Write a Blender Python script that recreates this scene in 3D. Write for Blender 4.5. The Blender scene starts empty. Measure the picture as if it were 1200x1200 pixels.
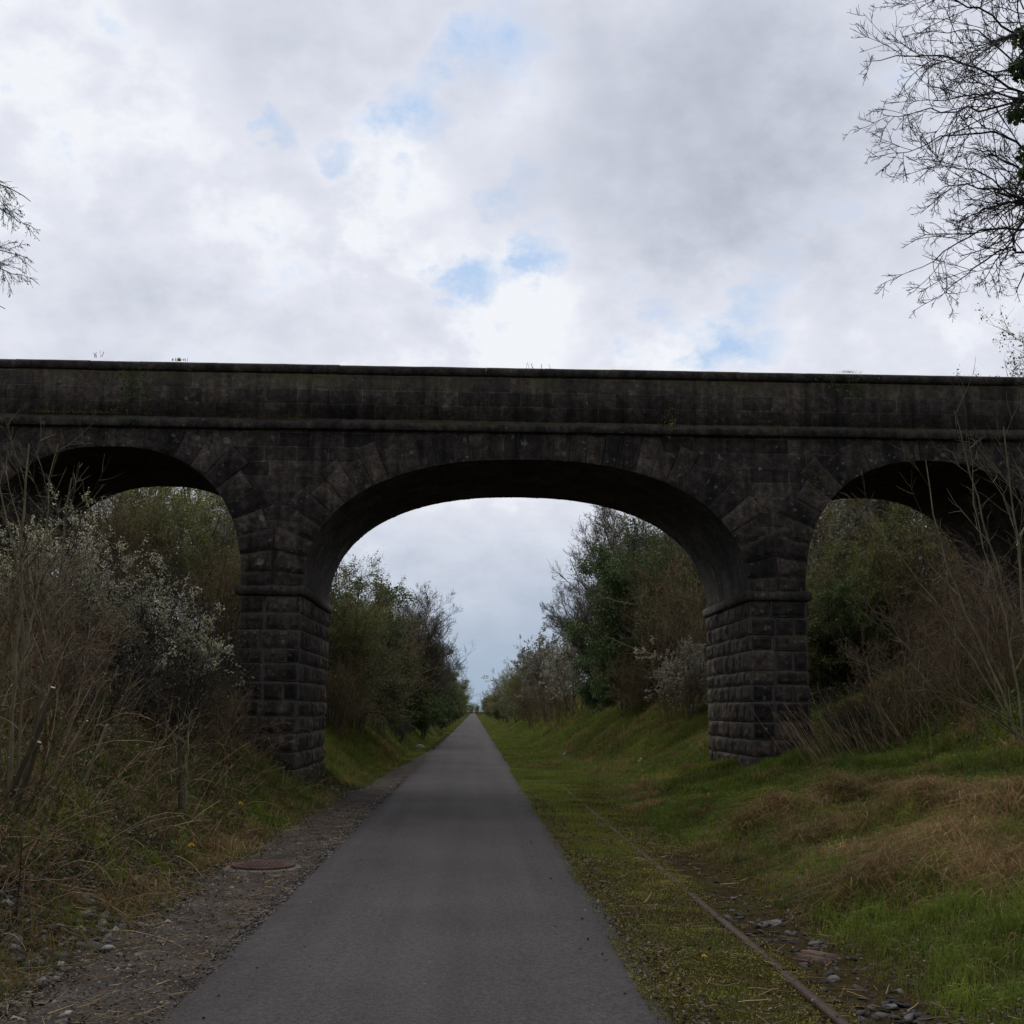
import bpy, math, random
import numpy as np
rng = np.random.default_rng(11)
random.seed(11)
sc = bpy.context.scene
COL = sc.collection
PI = math.pi

# ------------------------------------------------------------------ camera
F_PX, HALF, EYE = 1360.0, 600.0, 1.65
def rx(a):
    c, s = math.cos(a), math.sin(a); return np.array([[1,0,0],[0,c,-s],[0,s,c]])
def rz(a):
    c, s = math.cos(a), math.sin(a); return np.array([[c,-s,0],[s,c,0],[0,0,1]])
YAW, PITCH, ROLL = math.radians(1.7834), math.radians(9.7374), math.radians(0.5)
CM = rz(-YAW) @ rx(PI/2 + PITCH) @ rz(ROLL)
CAM = np.array([0, 0, EYE])
def ray(px, py):
    d = CM @ np.array([(px-HALF)/F_PX, -(py-HALF)/F_PX, -1.0]); return d/np.linalg.norm(d)
def at(px, py, Y):
    d = ray(px, py); return CAM + d*(Y/d[1])
def project(P):
    d = (np.asarray(P, float) - CAM) @ CM
    return np.stack([HALF + F_PX*d[:,0]/-d[:,2], HALF - F_PX*d[:,1]/-d[:,2], -d[:,2]], 1)
cd = bpy.data.cameras.new('camera'); cam = bpy.data.objects.new('camera', cd); COL.objects.link(cam)
cd.sensor_width = 36; cd.lens = 36*F_PX/1200; cd.clip_start = .1; cd.clip_end = 6000
import mathutils
m4 = mathutils.Matrix([list(r)+[0] for r in CM] + [[0,0,0,1]]); m4.translation = CAM
cam.matrix_world = m4
sc.camera = cam

# ------------------------------------------------------------------ noise + terrain
def vnoise(x, y, seed=0):
    x = np.asarray(x, float); y = np.asarray(y, float)
    xi, yi = np.floor(x), np.floor(y); fx, fy = x-xi, y-yi
    fx = fx*fx*(3-2*fx); fy = fy*fy*(3-2*fy)
    def h(a, b):
        v = np.sin(a*127.1 + b*311.7 + seed*74.7)*43758.5453
        return v - np.floor(v)
    a, b, c, d = h(xi,yi), h(xi+1,yi), h(xi,yi+1), h(xi+1,yi+1)
    return (a*(1-fx)+b*fx)*(1-fy) + (c*(1-fx)+d*fx)*fy
def fbm(x, y, seed=0, o=3):
    s, a, t = 0, 1, 0
    for i in range(o):
        s = s + a*vnoise(x*2**i, y*2**i, seed+i*13); t += a; a *= .5
    return s/t
PL, PR = -1.63, 1.09          # path edges
MOUNDS = []
def terrain_base(X, Y):
    X = np.asarray(X, float); Y = np.asarray(Y, float)
    ky = [-60, 16, 24, 30, 38, 46, 100, 200, 400, 2000]
    Rt = np.interp(Y, ky, [2.4,2.4,3.1,3.8,3.3,2.8,2.9,2.9,3,3])
    R1 = np.interp(Y, ky, [.27,.28,.34,.55,.85,.8,.75,.6,.4,.2])
    Lt = np.interp(Y, ky, [2.75,2.75,2.7,2.5,2.35,2.35,2.35,2.35,2.5,2.5])
    L1 = np.interp(Y, ky, [.78,.8,.82,.85,.85,.8,.7,.6,.4,.2])
    H  = np.interp(Y, [-60,60,110,180,320,2000], [5.6,5.4,3.4,2.0,1.0,.6])
    u = np.maximum(X - Rt, 0)
    us = np.sqrt(u*u + .09) - .3
    zr = R1*us + np.maximum(u - np.where(Y<26, 4.4, 8), 0)*np.where(Y<26, .5, 0)
    v = np.maximum(-X - Lt, 0)
    vs = np.sqrt(v*v + .03) - .17
    zl = L1*vs
    z = zr + zl
    z = H*(1-np.exp(-(z/H)**1.0*1.0 - .35*(z/H)**3))*1.0
    return z
def terrain(X, Y):
    X = np.asarray(X, float); Y = np.asarray(Y, float)
    z = terrain_base(X, Y)
    bank = np.clip(np.maximum(X-2.5, -X-2.7)/1.2, 0, 1)
    z = z + bank*(.34*(fbm(X*.9, Y*.9, 3)-.5) + .22*(fbm(X*2.6, Y*2.6, 5)-.5))
    ver = np.clip((X-1.1)/.3, 0, 1)*(1-bank)
    z = z + ver*(.07*(fbm(X*2.2, Y*2.2, 7)-.5) - .0)
    lv = np.clip((-X-1.7)/.3, 0, 1)*(1-bank)
    z = z + lv*(.05*(fbm(X*2.5, Y*2.5, 8)-.5))
    for (mx, my, mh, mr) in MOUNDS:
        z = z + mh*np.exp(-(((X-mx)**2 + (Y-my)**2*.7)/mr**2))
    return z
def gz(x, y): return float(terrain(np.array([x]), np.array([y]))[0])
def hit(px, py):
    d = ray(px, py); t = np.arange(4, 120, .05)
    P = CAM + d*t[:,None]; g = terrain(P[:,0], P[:,1]); k = np.argmax(P[:,2] < g)
    return P[k] if P[k,2] < g[k] else P[-1]
for (px, py, mh, mr) in [(1090,955,.22,.5),(1000,945,.12,.45),(1180,1055,.2,.45),(1050,1045,.14,.4),(905,965,.12,.4),
                         (1135,1005,.16,.45),(960,990,.08,.35),(1190,960,.2,.5)]:
    p = hit(px, py); MOUNDS.append((p[0], p[1], mh, mr))

# ------------------------------------------------------------------ mesh helpers
def norm(v): return v/np.maximum(np.linalg.norm(v, axis=-1, keepdims=True), 1e-9)
def mesh_from(name, chunks, mat, origin=(0,0,0), smooth=False):
    """chunks: list of (V, F) or (V, F, attrs{name: array}) ; F is (n,3) or (n,4)"""
    Vs, lt, li, at_ = [], [], [], {}
    off = 0
    names = set()
    for c in chunks:
        if len(c) > 2: names |= set(c[2].keys())
    for c in chunks:
        V, F = np.asarray(c[0], np.float32).reshape(-1,3), np.asarray(c[1], np.int32)
        Vs.append(V); li.append((F+off).ravel()); lt.append(np.full(len(F), F.shape[1], np.int32))
        a = c[2] if len(c) > 2 else {}
        for n in names:
            at_.setdefault(n, []).append(np.asarray(a.get(n, np.zeros(len(V))), np.float32))
        off += len(V)
    V = np.concatenate(Vs) - np.asarray(origin, np.float32); L = np.concatenate(li); T = np.concatenate(lt)
    me = bpy.data.meshes.new(name)
    me.vertices.add(len(V)); me.vertices.foreach_set('co', V.ravel())
    me.loops.add(len(L)); me.loops.foreach_set('vertex_index', L)
    me.polygons.add(len(T))
    st = np.concatenate([[0], np.cumsum(T)[:-1]]).astype(np.int32)
    me.polygons.foreach_set('loop_start', st)
    try: me.polygons.foreach_set('loop_total', T)
    except Exception: pass
    if smooth: me.polygons.foreach_set('use_smooth', np.ones(len(T), bool))
    for n, arr in at_.items():
        A = np.concatenate(arr)
        if A.ndim == 1:
            x = me.attributes.new(n, 'FLOAT', 'POINT'); x.data.foreach_set('value', A)
        else:
            x = me.attributes.new(n, 'FLOAT_VECTOR', 'POINT'); x.data.foreach_set('vector', A.ravel())
    me.update(calc_edges=True); me.validate()
    if mat: me.materials.append(mat)
    return me
def tago(o, label=None, cat=None, group=None, kind=None):
    if label: o['label'] = label
    if cat: o['category'] = cat
    if group: o['group'] = group
    if kind: o['kind'] = kind
    return o
def link(name, me, parent=None, loc=None):
    o = bpy.data.objects.new(name, me); COL.objects.link(o)
    if parent is not None: o.parent = parent
    if loc is not None: o.location = loc
    return o
def empty(name, loc, label, cat, group=None, rot=0, scale=1):
    o = bpy.data.objects.new(name, None); COL.objects.link(o)
    o.location = loc; o.rotation_euler = (0,0,rot); o.scale = (scale,)*3 if np.isscalar(scale) else scale
    o.empty_display_size = .2
    return tago(o, label, cat, group)
def grid_faces(nu, nv, closed_u=False):
    """verts indexed [u*nv+v]"""
    iu = np.arange(nu if closed_u else nu-1); iv = np.arange(nv-1)
    a, b = np.meshgrid(iu, iv, indexing='ij'); a = a.ravel(); b = b.ravel(); a2 = (a+1) % nu
    return np.stack([a*nv+b, a2*nv+b, a2*nv+b+1, a*nv+b+1], 1)
def box(x0, x1, y0, y1, z0, z1):
    V = np.array([[x,y,z] for x in (x0,x1) for y in (y0,y1) for z in (z0,z1)], float)
    F = np.array([[0,1,3,2],[4,6,7,5],[0,4,5,1],[2,3,7,6],[0,2,6,4],[1,5,7,3]])
    return V, F

# ------------------------------------------------------------------ growth
def grow(S, D, L, R0, nseg, wig, up, taper=.3, up2=None):
    S = np.asarray(S, float); N = len(S); P = np.empty((N, nseg+1, 3)); P[:,0] = S; d = norm(np.asarray(D, float))
    L = np.broadcast_to(np.asarray(L, float), (N,)); R0 = np.broadcast_to(np.asarray(R0, float), (N,))
    for i in range(nseg):
        u = up if up2 is None else up + (up2-up)*i/max(nseg-1, 1)
        d = norm(d + rng.normal(0, wig, (N,3)) + np.array([0,0,u]))
        P[:,i+1] = P[:,i] + d*(L/nseg)[:,None]
    return P, R0[:,None]*np.linspace(1, taper, nseg+1)
def kids(P, R, k, t0, t1, a0, a1, lr, rr=.6, rmin=.003, flat=0):
    N, n, _ = P.shape; n -= 1
    plen = np.linalg.norm(np.diff(P, axis=1), axis=2).sum(1)
    idx = np.repeat(np.arange(N), k); M = len(idx)
    t = rng.uniform(t0, t1, M); f = np.minimum(t*n, n-1e-4); i = f.astype(int); w = (f-i)[:,None]
    A, B = P[idx,i], P[idx,i+1]; S = A*(1-w)+B*w; T = norm(B-A)
    q = rng.normal(0, 1, (M,3)); q[:,2] *= (1-flat); q = norm(q - (q*T).sum(1)[:,None]*T)
    ang = np.radians(rng.uniform(a0, a1, M))[:,None]
    D = np.cos(ang)*T + np.sin(ang)*q
    L = plen[idx]*lr*(1.15-.6*t)*rng.uniform(.6, 1.35, M)
    r = np.maximum((R[idx,i]*(1-w[:,0])+R[idx,i+1]*w[:,0])*rr, rmin)
    return S, D, L, r
def tubes(P, R, sides=4, tint=None):
    N, n, _ = P.shape
    T = np.empty_like(P); T[:,1:-1] = P[:,2:]-P[:,:-2]; T[:,0] = P[:,1]-P[:,0]; T[:,-1] = P[:,-1]-P[:,-2]
    T = norm(T); g = norm(P[:,-1]-P[:,0])
    ref = np.where((np.abs(g[:,2:3]) < .8), np.array([[0,0,1.]]), np.array([[1.,0,0]]))
    U = norm(np.cross(T, ref[:,None,:])); W = np.cross(T, U)
    a = np.arange(sides)*2*PI/sides
    V = P[:,:,None,:] + R[:,:,None,None]*(np.cos(a)[None,None,:,None]*U[:,:,None,:] + np.sin(a)[None,None,:,None]*W[:,:,None,:])
    k, i, s = np.meshgrid(np.arange(N), np.arange(n-1), np.arange(sides), indexing='ij')
    s2 = (s+1) % sides; b = k*n*sides + i*sides
    Fq = np.stack([b+s, b+s2, b+sides+s2, b+sides+s], -1).reshape(-1,4)
    tt = rng.uniform(0, 1, N) if tint is None else np.broadcast_to(np.asarray(tint, float), (N,))
    return V.reshape(-1,3), Fq, {'tint': np.repeat(tt, n*sides)}
def leaves(pos, size, tint=None, nbias=0., aspect=.62, fold=.25, seed=None):
    """small folded leaf / petal cluster: four corners, two triangles along the midrib"""
    N = len(pos); size = np.broadcast_to(np.asarray(size, float), (N,))
    d = norm(rng.normal(0, 1, (N,3))); n = rng.normal(0, 1, (N,3)); n[:,2] += nbias
    d[:,2] *= (1 if nbias < 1 else .35); d = norm(d)
    n = norm(n - (n*d).sum(1)[:,None]*d); s = np.cross(d, n)
    L = size[:,None]
    a = pos - d*L*.5; b = pos + s*L*.5*aspect + n*L*fold*.5; c = pos + d*L*.5; e = pos - s*L*.5*aspect + n*L*fold*.5
    V = np.stack([a,b,c,e], 1).reshape(-1,3)
    o = (np.arange(N)*4)[:,None]
    F = np.concatenate([o+np.array([[0,1,2]]), o+np.array([[0,2,3]])])
    tt = rng.uniform(0, 1, N) if tint is None else np.broadcast_to(tint, (N,))
    return V, F, {'tint': np.repeat(tt, 4)}
def along(P, n, jit=.02, t0=0):
    N, m, _ = P.shape
    k = rng.integers(0, N, n); t = rng.uniform(t0, 1, n)*(m-1-1e-4); i = t.astype(int); w = (t-i)[:,None]
    return P[k,i]*(1-w) + P[k,i+1]*w + rng.normal(0, jit, (n,3))
def blades(pos, h, w, lean, tint, curve=.5):
    N = len(pos); az = rng.uniform(0, 2*PI, N)
    d = np.stack([np.cos(az), np.sin(az), 0*az], 1); fa = rng.uniform(0, 2*PI, N)
    s = np.stack([np.cos(fa), np.sin(fa), 0*fa], 1)
    h = np.broadcast_to(h, (N,))[:,None]; w = np.broadcast_to(w, (N,))[:,None]; lean = np.broadcast_to(lean, (N,))[:,None]
    up = np.array([[0,0,1.]])
    q = np.sqrt(np.maximum(1-(lean*.5)**2, .1))
    mid = pos + up*h*.55*q + d*h*lean*.30
    tip = pos + up*h*np.maximum(.95-lean*curve, .12) + d*h*lean
    V = np.stack([pos-s*w, pos+s*w, mid-s*w*.75, mid+s*w*.75, tip], 1).reshape(-1,3)
    o = (np.arange(N)*5)[:,None]
    A = {'tint': np.repeat(tint, 5)}
    return [(V, o+np.array([[0,1,3,2]]), A), (V, o+np.array([[2,3,4]]), A)]
def pebbles(pos, size, flat=.6, tint=None):
    N = len(pos); size = np.broadcast_to(size, (N,))
    base = np.array([[1,0,0],[0,1,0],[-1,0,0],[0,-1,0],[0,0,1],[0,0,-1],[.6,.6,.55],[-.6,-.6,.55]], float)[:6]
    base = np.array([[1,.1,-.2],[.2,1,.1],[-1,.0,-.1],[-.1,-1,.1],[.25,.2,.8],[-.3,-.2,.75],[0,0,-.9]], float)
    tri = np.array([[0,1,4],[1,5,4],[1,2,5],[2,3,5],[3,4,5],[3,0,4],[1,0,6],[2,1,6],[3,2,6],[0,3,6]])
    V = base[None]*rng.uniform(.6, 1.25, (N,7,3))
    V[:,:,2] *= flat
    az = rng.uniform(0, 2*PI, N); c, s = np.cos(az), np.sin(az)
    x = V[:,:,0]*c[:,None]-V[:,:,1]*s[:,None]; y = V[:,:,0]*s[:,None]+V[:,:,1]*c[:,None]
    tl = rng.normal(0, .25, (N,2)); z = V[:,:,2] + tl[:,:1]*x + tl[:,1:]*y
    V = np.stack([x,y,z], -1)*size[:,None,None] + pos[:,None,:]
    F = (np.arange(N)*7)[:,None,None] + tri[None]
    tt = rng.uniform(0, 1, N) if tint is None else tint
    return V.reshape(-1,3), F.reshape(-1,3), {'tint': np.repeat(tt, 7)}

# ------------------------------------------------------------------ materials
class NT:
    def __init__(s, name):
        s.m = bpy.data.materials.new(name); s.m.use_nodes = True; s.t = s.m.node_tree; s.n = s.t.nodes
        s.b = s.n['Principled BSDF']; s.out = s.n['Material Output']
        s.b.inputs['Specular IOR Level'].default_value = .25
    def add(s, typ, **kw):
        x = s.n.new(typ)
        for k, v in kw.items():
            if k.startswith('i_'):
                x.inputs[k[2:].replace('_', ' ')].default_value = v
            else: setattr(x, k, v)
        return x
    def lk(s, a, b): s.t.links.new(a, b)
    def obj(s): return s.add('ShaderNodeTexCoord').outputs['Object']
    def noise(s, vec, scale, detail=4, rough=.55):
        x = s.add('ShaderNodeTexNoise'); x.inputs['Scale'].default_value = scale; x.inputs['Detail'].default_value = detail
        x.inputs['Roughness'].default_value = rough
        if vec is not None: s.lk(vec, x.inputs['Vector'])
        return x.outputs['Fac']
    def ramp(s, fac, stops):
        x = s.add('ShaderNodeValToRGB'); e = x.color_ramp.elements
        while len(e) < len(stops): e.new(.5)
        for el, (p, c) in zip(e, stops):
            el.position = p; el.color = (*c, 1) if not np.isscalar(c) else (c,c,c,1)
        s.lk(fac, x.inputs['Fac']); return x.outputs['Color']
    def mix(s, fac, a, b, mode='MIX'):
        x = s.add('ShaderNodeMix', data_type='RGBA', blend_type=mode)
        for k, v in ((0, fac), (6, a), (7, b)):
            if isinstance(v, (int, float)): x.inputs[k].default_value = v
            elif isinstance(v, tuple): x.inputs[k].default_value = (*v, 1)
            else: s.lk(v, x.inputs[k])
        return x.outputs[2]
    def math(s, op, a, b=0.5, clamp=False):
        x = s.add('ShaderNodeMath', operation=op); x.use_clamp = clamp
        for k, v in ((0, a), (1, b)):
            if isinstance(v, (int, float)): x.inputs[k].default_value = v
            else: s.lk(v, x.inputs[k])
        return x.outputs[0]
    def maprange(s, v, a, b, c=0., d=1.):
        x = s.add('ShaderNodeMapRange'); x.clamp = True
        for k, q in zip((1,2,3,4), (a,b,c,d)): x.inputs[k].default_value = q
        s.lk(v, x.inputs[0]); return x.outputs[0]
    def attr(s, n, o='Fac'): return s.add('ShaderNodeAttribute', attribute_name=n).outputs[o]
    def rnd(s): return s.add('ShaderNodeObjectInfo').outputs['Random']
    def bump(s, h, strength=.5, dist=.02):
        x = s.add('ShaderNodeBump'); x.inputs['Strength'].default_value = strength; x.inputs['Distance'].default_value = dist
        s.lk(h, x.inputs['Height']); s.lk(x.outputs['Normal'], s.b.inputs['Normal'])
    def fin(s, col, rough=.85):
        if isinstance(col, tuple): s.b.inputs['Base Color'].default_value = (*col, 1)
        else: s.lk(col, s.b.inputs['Base Color'])
        s.b.inputs['Roughness'].default_value = rough
        return s.m
def simple(name, stops, scale=3, rough=.9, use_attr=False, bump=0):
    t = NT(name); o = t.obj()
    f = t.attr('tint') if use_attr else t.noise(o, scale)
    c = t.ramp(f, stops)
    if use_attr:
        c = t.mix(1.0, c, t.ramp(t.noise(o, scale, 2), [(.3, .65), (.7, 1.3)]), 'MULTIPLY')
    if bump: t.bump(t.noise(o, scale*4, 5), bump, .02)
    return t.fin(c, rough)
def leafmat(name, stops, trans=.3, scale=.8, rough=.6):
    t = NT(name); c = t.ramp(t.attr('tint'), stops)
    v = t.ramp(t.noise(t.obj(), scale, 3), [(.3, .6), (.7, 1.35)])
    c = t.mix(1.0, c, v, 'MULTIPLY')
    hs = t.add('ShaderNodeHueSaturation'); t.lk(c, hs.inputs['Color'])
    t.lk(t.maprange(t.rnd(), 0, 1, .75, 1.2), hs.inputs['Value']); t.lk(t.maprange(t.rnd(), 0, 1, .485, .51), hs.inputs['Hue'])
    c = hs.outputs['Color']
    t.fin(c, rough)
    tr = t.add('ShaderNodeBsdfTranslucent'); t.lk(c, tr.inputs['Color'])
    mx = t.add('ShaderNodeMixShader'); mx.inputs[0].default_value = trans
    t.lk(t.b.outputs[0], mx.inputs[1]); t.lk(tr.outputs[0], mx.inputs[2]); t.lk(mx.outputs[0], t.out.inputs['Surface'])
    return t.m
def rgb(*a): return tuple(a)
M = {}
M['ivy'] = leafmat('ivy_leaf', [(0,(0.036,0.070,0.023)),(.6,(0.070,0.125,0.033)),(1,(0.144,0.199,0.056))], .2)
M['evergreen'] = leafmat('evergreen_leaf', [(0,(0.045,0.075,0.026)),(.7,(0.091,0.133,0.040)),(1,(0.189,0.211,0.064))], .25)
M['young'] = leafmat('young_leaf', [(0,(0.091,0.114,0.028)),(.6,(0.194,0.208,0.054)),(1,(0.319,0.323,0.086))], .35)
M['bramble'] = leafmat('bramble_leaf', [(0,(0.036,0.060,0.019)),(.5,(0.071,0.103,0.028)),(.8,(0.112,0.096,0.043)),(1,(0.169,0.075,0.055))], .2)
M['litter'] = leafmat('dead_leaf', [(0,(0.037,0.026,0.019)),(.6,(0.075,0.050,0.033)),(1,(0.175,0.125,0.081))], .15)
M['blossom'] = leafmat('blossom', [(0,(0.339,0.333,0.202)),(.5,(0.544,0.523,0.358)),(1,(0.726,0.689,0.515))], .3, .8)
M['blossom_far'] = leafmat('old_blossom', [(0,(0.182,0.169,0.117)),(.5,(0.351,0.338,0.260)),(1,(0.546,0.533,0.442))], .3, .8)
M['bark'] = simple('bark', [(0,(0.062,0.050,0.037)),(.5,(0.116,0.095,0.068)),(1,(0.195,0.168,0.119))], 6, .95, True)
M['bark_pale'] = simple('pale_bark', [(0,(0.077,0.068,0.041)),(.5,(0.133,0.114,0.067)),(1,(0.219,0.188,0.113))], 6, .95, True)
M['bark_brown'] = simple('brown_bark', [(0,(0.079,0.052,0.034)),(.5,(0.150,0.104,0.062)),(1,(0.245,0.181,0.107))], 6, .95, True)
M['bark_dark'] = simple('dark_bark', [(0,(0.025,0.021,0.018)),(.5,(0.046,0.039,0.034)),(1,(0.069,0.057,0.052))], 6, .95, True)
M['stick'] = simple('dead_stick', [(0,(0.075,0.050,0.028)),(.55,(0.163,0.110,0.060)),(1,(0.375,0.276,0.156))], 6, .95, True)
M['grass'] = leafmat('grass_blade', [(0,(0.067,0.109,0.013)),(.35,(0.130,0.175,0.023)),(.55,(0.210,0.203,0.033)),(.66,(0.120,0.070,0.031)),(.85,(0.217,0.138,0.059)),(1,(0.353,0.230,0.107))], .4, .6)
M['moss'] = leafmat('moss', [(0,(0.058,0.065,0.014)),(.5,(0.124,0.116,0.019)),(1,(0.246,0.198,0.027))], .2, 1.2)
M['pebble'] = simple('pebble', [(0,(0.028,0.025,0.023)),(.5,(0.069,0.063,0.057)),(.9,(0.129,0.115,0.101)),(1,(0.230,0.212,0.184))], 8, .9, True)
M['slate'] = simple('ballast_stone', [(0,(0.012,0.011,0.011)),(.6,(0.031,0.027,0.026)),(.9,(0.055,0.048,0.043)),(1,(0.096,0.083,0.072))], 8, .85, True)
M['rock'] = simple('rock', [(.3,(0.033,0.032,0.033)),(.55,(0.110,0.106,0.099)),(.75,(0.130,0.119,0.106))], 7, .9, False, .5)
M['pale_rock'] = simple('pale_rock', [(.3,(.14,.135,.12)),(.6,(.30,.29,.26)),(.8,(.42,.40,.36))], 7, .9, False, .5)
M['rust'] = simple('rust', [(.3,(0.034,0.019,0.014)),(.55,(0.068,0.036,0.026)),(.75,(0.099,0.061,0.044))], 9, .9, False, .4)
M['rail_rust'] = simple('rail_rust', [(.25,(0.023,0.014,0.009)),(.55,(0.041,0.024,0.016)),(.8,(0.062,0.039,0.027))], 12, .8, False, .3)
M['concrete'] = simple('concrete', [(.3,(.06,.056,.05)),(.7,(.11,.10,.09))], 9, .95, False, .4)
M['rotten'] = simple('rotten_wood', [(.25,(.05,.033,.024)),(.55,(.12,.08,.06)),(.8,(.20,.145,.11))], 6, .95, False, .7)
M['cut'] = simple('cut_wood', [(.3,(.30,.23,.14)),(.7,(.45,.37,.25))], 12, .9)
M['petal'] = simple('yellow_petal', [(.3,(.60,.42,.01)),(.7,(.8,.6,.03))], 30, .7)
M['litter_white'] = simple('white_scrap', [(.3,(.5,.5,.48)),(.7,(.72,.72,.7))], 12, .7)

def stone_mat(name, joints=True, uv=False, dark=1.0, bs=.5):
    t = NT(name); o = t.obj()
    if uv: vec = t.attr('uvv', 'Vector')
    else:
        s = t.add('ShaderNodeSeparateXYZ'); t.lk(o, s.inputs[0]); c = t.add('ShaderNodeCombineXYZ')
        t.lk(t.math('ADD', s.outputs[0], s.outputs[1]), c.inputs[0]); t.lk(s.outputs[2], c.inputs[1]); vec = c.outputs[0]
    n1 = t.noise(o, 1.3, 5, .6); n2 = t.noise(o, 9, 6, .7); n3 = t.noise(o, 40, 3)
    col = t.ramp(n1, [(.28, (.034*dark,.027*dark,.023*dark)), (.5, (.058*dark,.047*dark,.038*dark)), (.75, (.108*dark,.090*dark,.070*dark))])
    col = t.mix(1.0, col, t.ramp(n2, [(.3, .35), (.5, .95), (.7, 1.8)]), 'MULTIPLY')
    col = t.mix(1.0, col, t.ramp(n3, [(.3, .6), (.7, 1.5)]), 'MULTIPLY')
    # streaks of damp and soot running down the wall
    mp = t.add('ShaderNodeMapping'); mp.inputs['Scale'].default_value = (5, 5, .35); t.lk(o, mp.inputs[0])
    col = t.mix(1.0, col, t.ramp(t.noise(mp.outputs[0], 1, 4, .6), [(.33, .5), (.5,1.), (.66, 1.45)]), 'MULTIPLY')
    if name == 'rock_faced_stone':
        col = t.mix(1.0, col, t.ramp(t.attr('tone'), [(0, (.50,.48,.48)), (.5, (.95,.92,.9)), (1, (1.6,1.5,1.4))]), 'MULTIPLY')
        col = t.mix(t.math('MULTIPLY', t.attr('mort'), .6), col, (.15,.13,.115))
    h = t.math('ADD', t.math('MULTIPLY', n2, .7), t.math('MULTIPLY', n3, .35))
    if joints:
        wob = t.add('ShaderNodeVectorMath', operation='MULTIPLY_ADD'); nz = t.add('ShaderNodeTexNoise'); nz.inputs['Scale'].default_value = 2.5
        t.lk(o, nz.inputs['Vector']); t.lk(nz.outputs['Color'], wob.inputs[0]); wob.inputs[1].default_value = (.07,.05,0); t.lk(vec, wob.inputs[2])
        b = t.add('ShaderNodeTexBrick'); t.lk(wob.outputs[0], b.inputs['Vector']); b.offset = .43; b.squash = 1.25; b.squash_frequency = 3
        b.inputs['Scale'].default_value = 1; b.inputs['Brick Width'].default_value = .62 if not uv else .32
        b.inputs['Row Height'].default_value = .29 if not uv else .55
        b.inputs['Mortar Size'].default_value = .011; b.inputs['Mortar Smooth'].default_value = .4; b.inputs['Bias'].default_value = 0
        b.inputs['Color1'].default_value = (.42,.41,.41,1); b.inputs['Color2'].default_value = (1.4,1.35,1.28,1); b.inputs['Mortar'].default_value = (1.6,1.55,1.45,1)
        col = t.mix(.85, col, b.outputs['Color'], 'MULTIPLY')
        h = t.math('SUBTRACT', h, t.math('MULTIPLY', b.outputs['Fac'], 1.2))
    # lichen: scattered pale round spots
    v = t.add('ShaderNodeTexVoronoi'); v.inputs['Scale'].default_value = 2.6; v.inputs['Randomness'].default_value = 1
    v2 = t.add('ShaderNodeVectorMath', operation='MULTIPLY_ADD'); nz2 = t.add('ShaderNodeTexNoise'); nz2.inputs['Scale'].default_value = 12
    t.lk(o, nz2.inputs['Vector']); t.lk(nz2.outputs['Color'], v2.inputs[0]); v2.inputs[1].default_value = (.12,.12,.12); t.lk(o, v2.inputs[2])
    t.lk(v2.outputs[0], v.inputs['Vector'])
    sz = t.add('ShaderNodeSeparateColor'); t.lk(v.outputs['Color'], sz.inputs[0])
    thr = t.math('MULTIPLY', t.math('POWER', sz.outputs[0], 6.0), .19)
    spot = t.math('LESS_THAN', v.outputs['Distance'], thr)
    vb = t.add('ShaderNodeTexVoronoi'); vb.inputs['Scale'].default_value = 8.5; t.lk(v2.outputs[0], vb.inputs['Vector'])
    sb = t.add('ShaderNodeSeparateColor'); t.lk(vb.outputs['Color'], sb.inputs[0])
    fl = t.math('LESS_THAN', vb.outputs['Distance'], t.math('MULTIPLY', t.math('POWER', sb.outputs[1], 5.0), .34))
    spot = t.math('MAXIMUM', spot, t.math('MULTIPLY', fl, .8))
    spot = t.math('MULTIPLY', spot, t.maprange(n2, .35, .6, .15, .8))
    col = t.mix(t.math('MULTIPLY', spot, .75), col, (.26,.255,.22))
    # moss on upward ledges
    g = t.add('ShaderNodeNewGeometry'); s2 = t.add('ShaderNodeSeparateXYZ'); t.lk(g.outputs['Normal'], s2.inputs[0])
    ms = t.math('MULTIPLY', t.maprange(s2.outputs[2], .25, .7), t.maprange(n1, .42, .62))
    col = t.mix(ms, col, (.035,.045,.012))
    t.bump(h, bs, .05)
    return t.fin(col, .92)
M['ashlar'] = stone_mat('ashlar_stone', dark=.88)
M['rockface'] = stone_mat('rock_faced_stone', joints=False, dark=.82, bs=.7)
M['trim'] = stone_mat('dressed_stone', joints=False, dark=.82)
M['vault'] = stone_mat('vault_stone', uv=True, dark=.75)

# asphalt
t = NT('asphalt'); o = t.obj()
mp = t.add('ShaderNodeMapping'); mp.inputs['Scale'].default_value = (2.2, .06, 1); t.lk(o, mp.inputs[0])
band = t.noise(mp.outputs[0], 1, 3); patch = t.noise(o, .45, 4, .6); fine = t.noise(o, 95, 3, .85); mid = t.noise(o, 26, 4, .75)
c = t.ramp(patch, [(.25, (.038,.0345,.0335)), (.5,(.049,.0445,.0435)), (.75, (.058,.0535,.052))])
c = t.mix(1.0, c, t.ramp(band, [(.35, .86), (.65, 1.12)]), 'MULTIPLY')
c = t.mix(1.0, c, t.ramp(mid, [(.3, .62), (.7, 1.38)]), 'MULTIPLY')
c = t.mix(1.0, c, t.ramp(fine, [(.3, .35), (.5, 1.0), (.72, 2.0)]), 'MULTIPLY')
vv = t.add('ShaderNodeTexVoronoi'); vv.inputs['Scale'].default_value = 7; t.lk(o, vv.inputs['Vector'])
sp = t.math('MULTIPLY', t.math('LESS_THAN', vv.outputs['Distance'], .055), t.math('GREATER_THAN', t.noise(o, 3.1, 1), .6))
c = t.mix(t.math('MULTIPLY', sp, .5), c, (.25,.24,.22))
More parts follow.
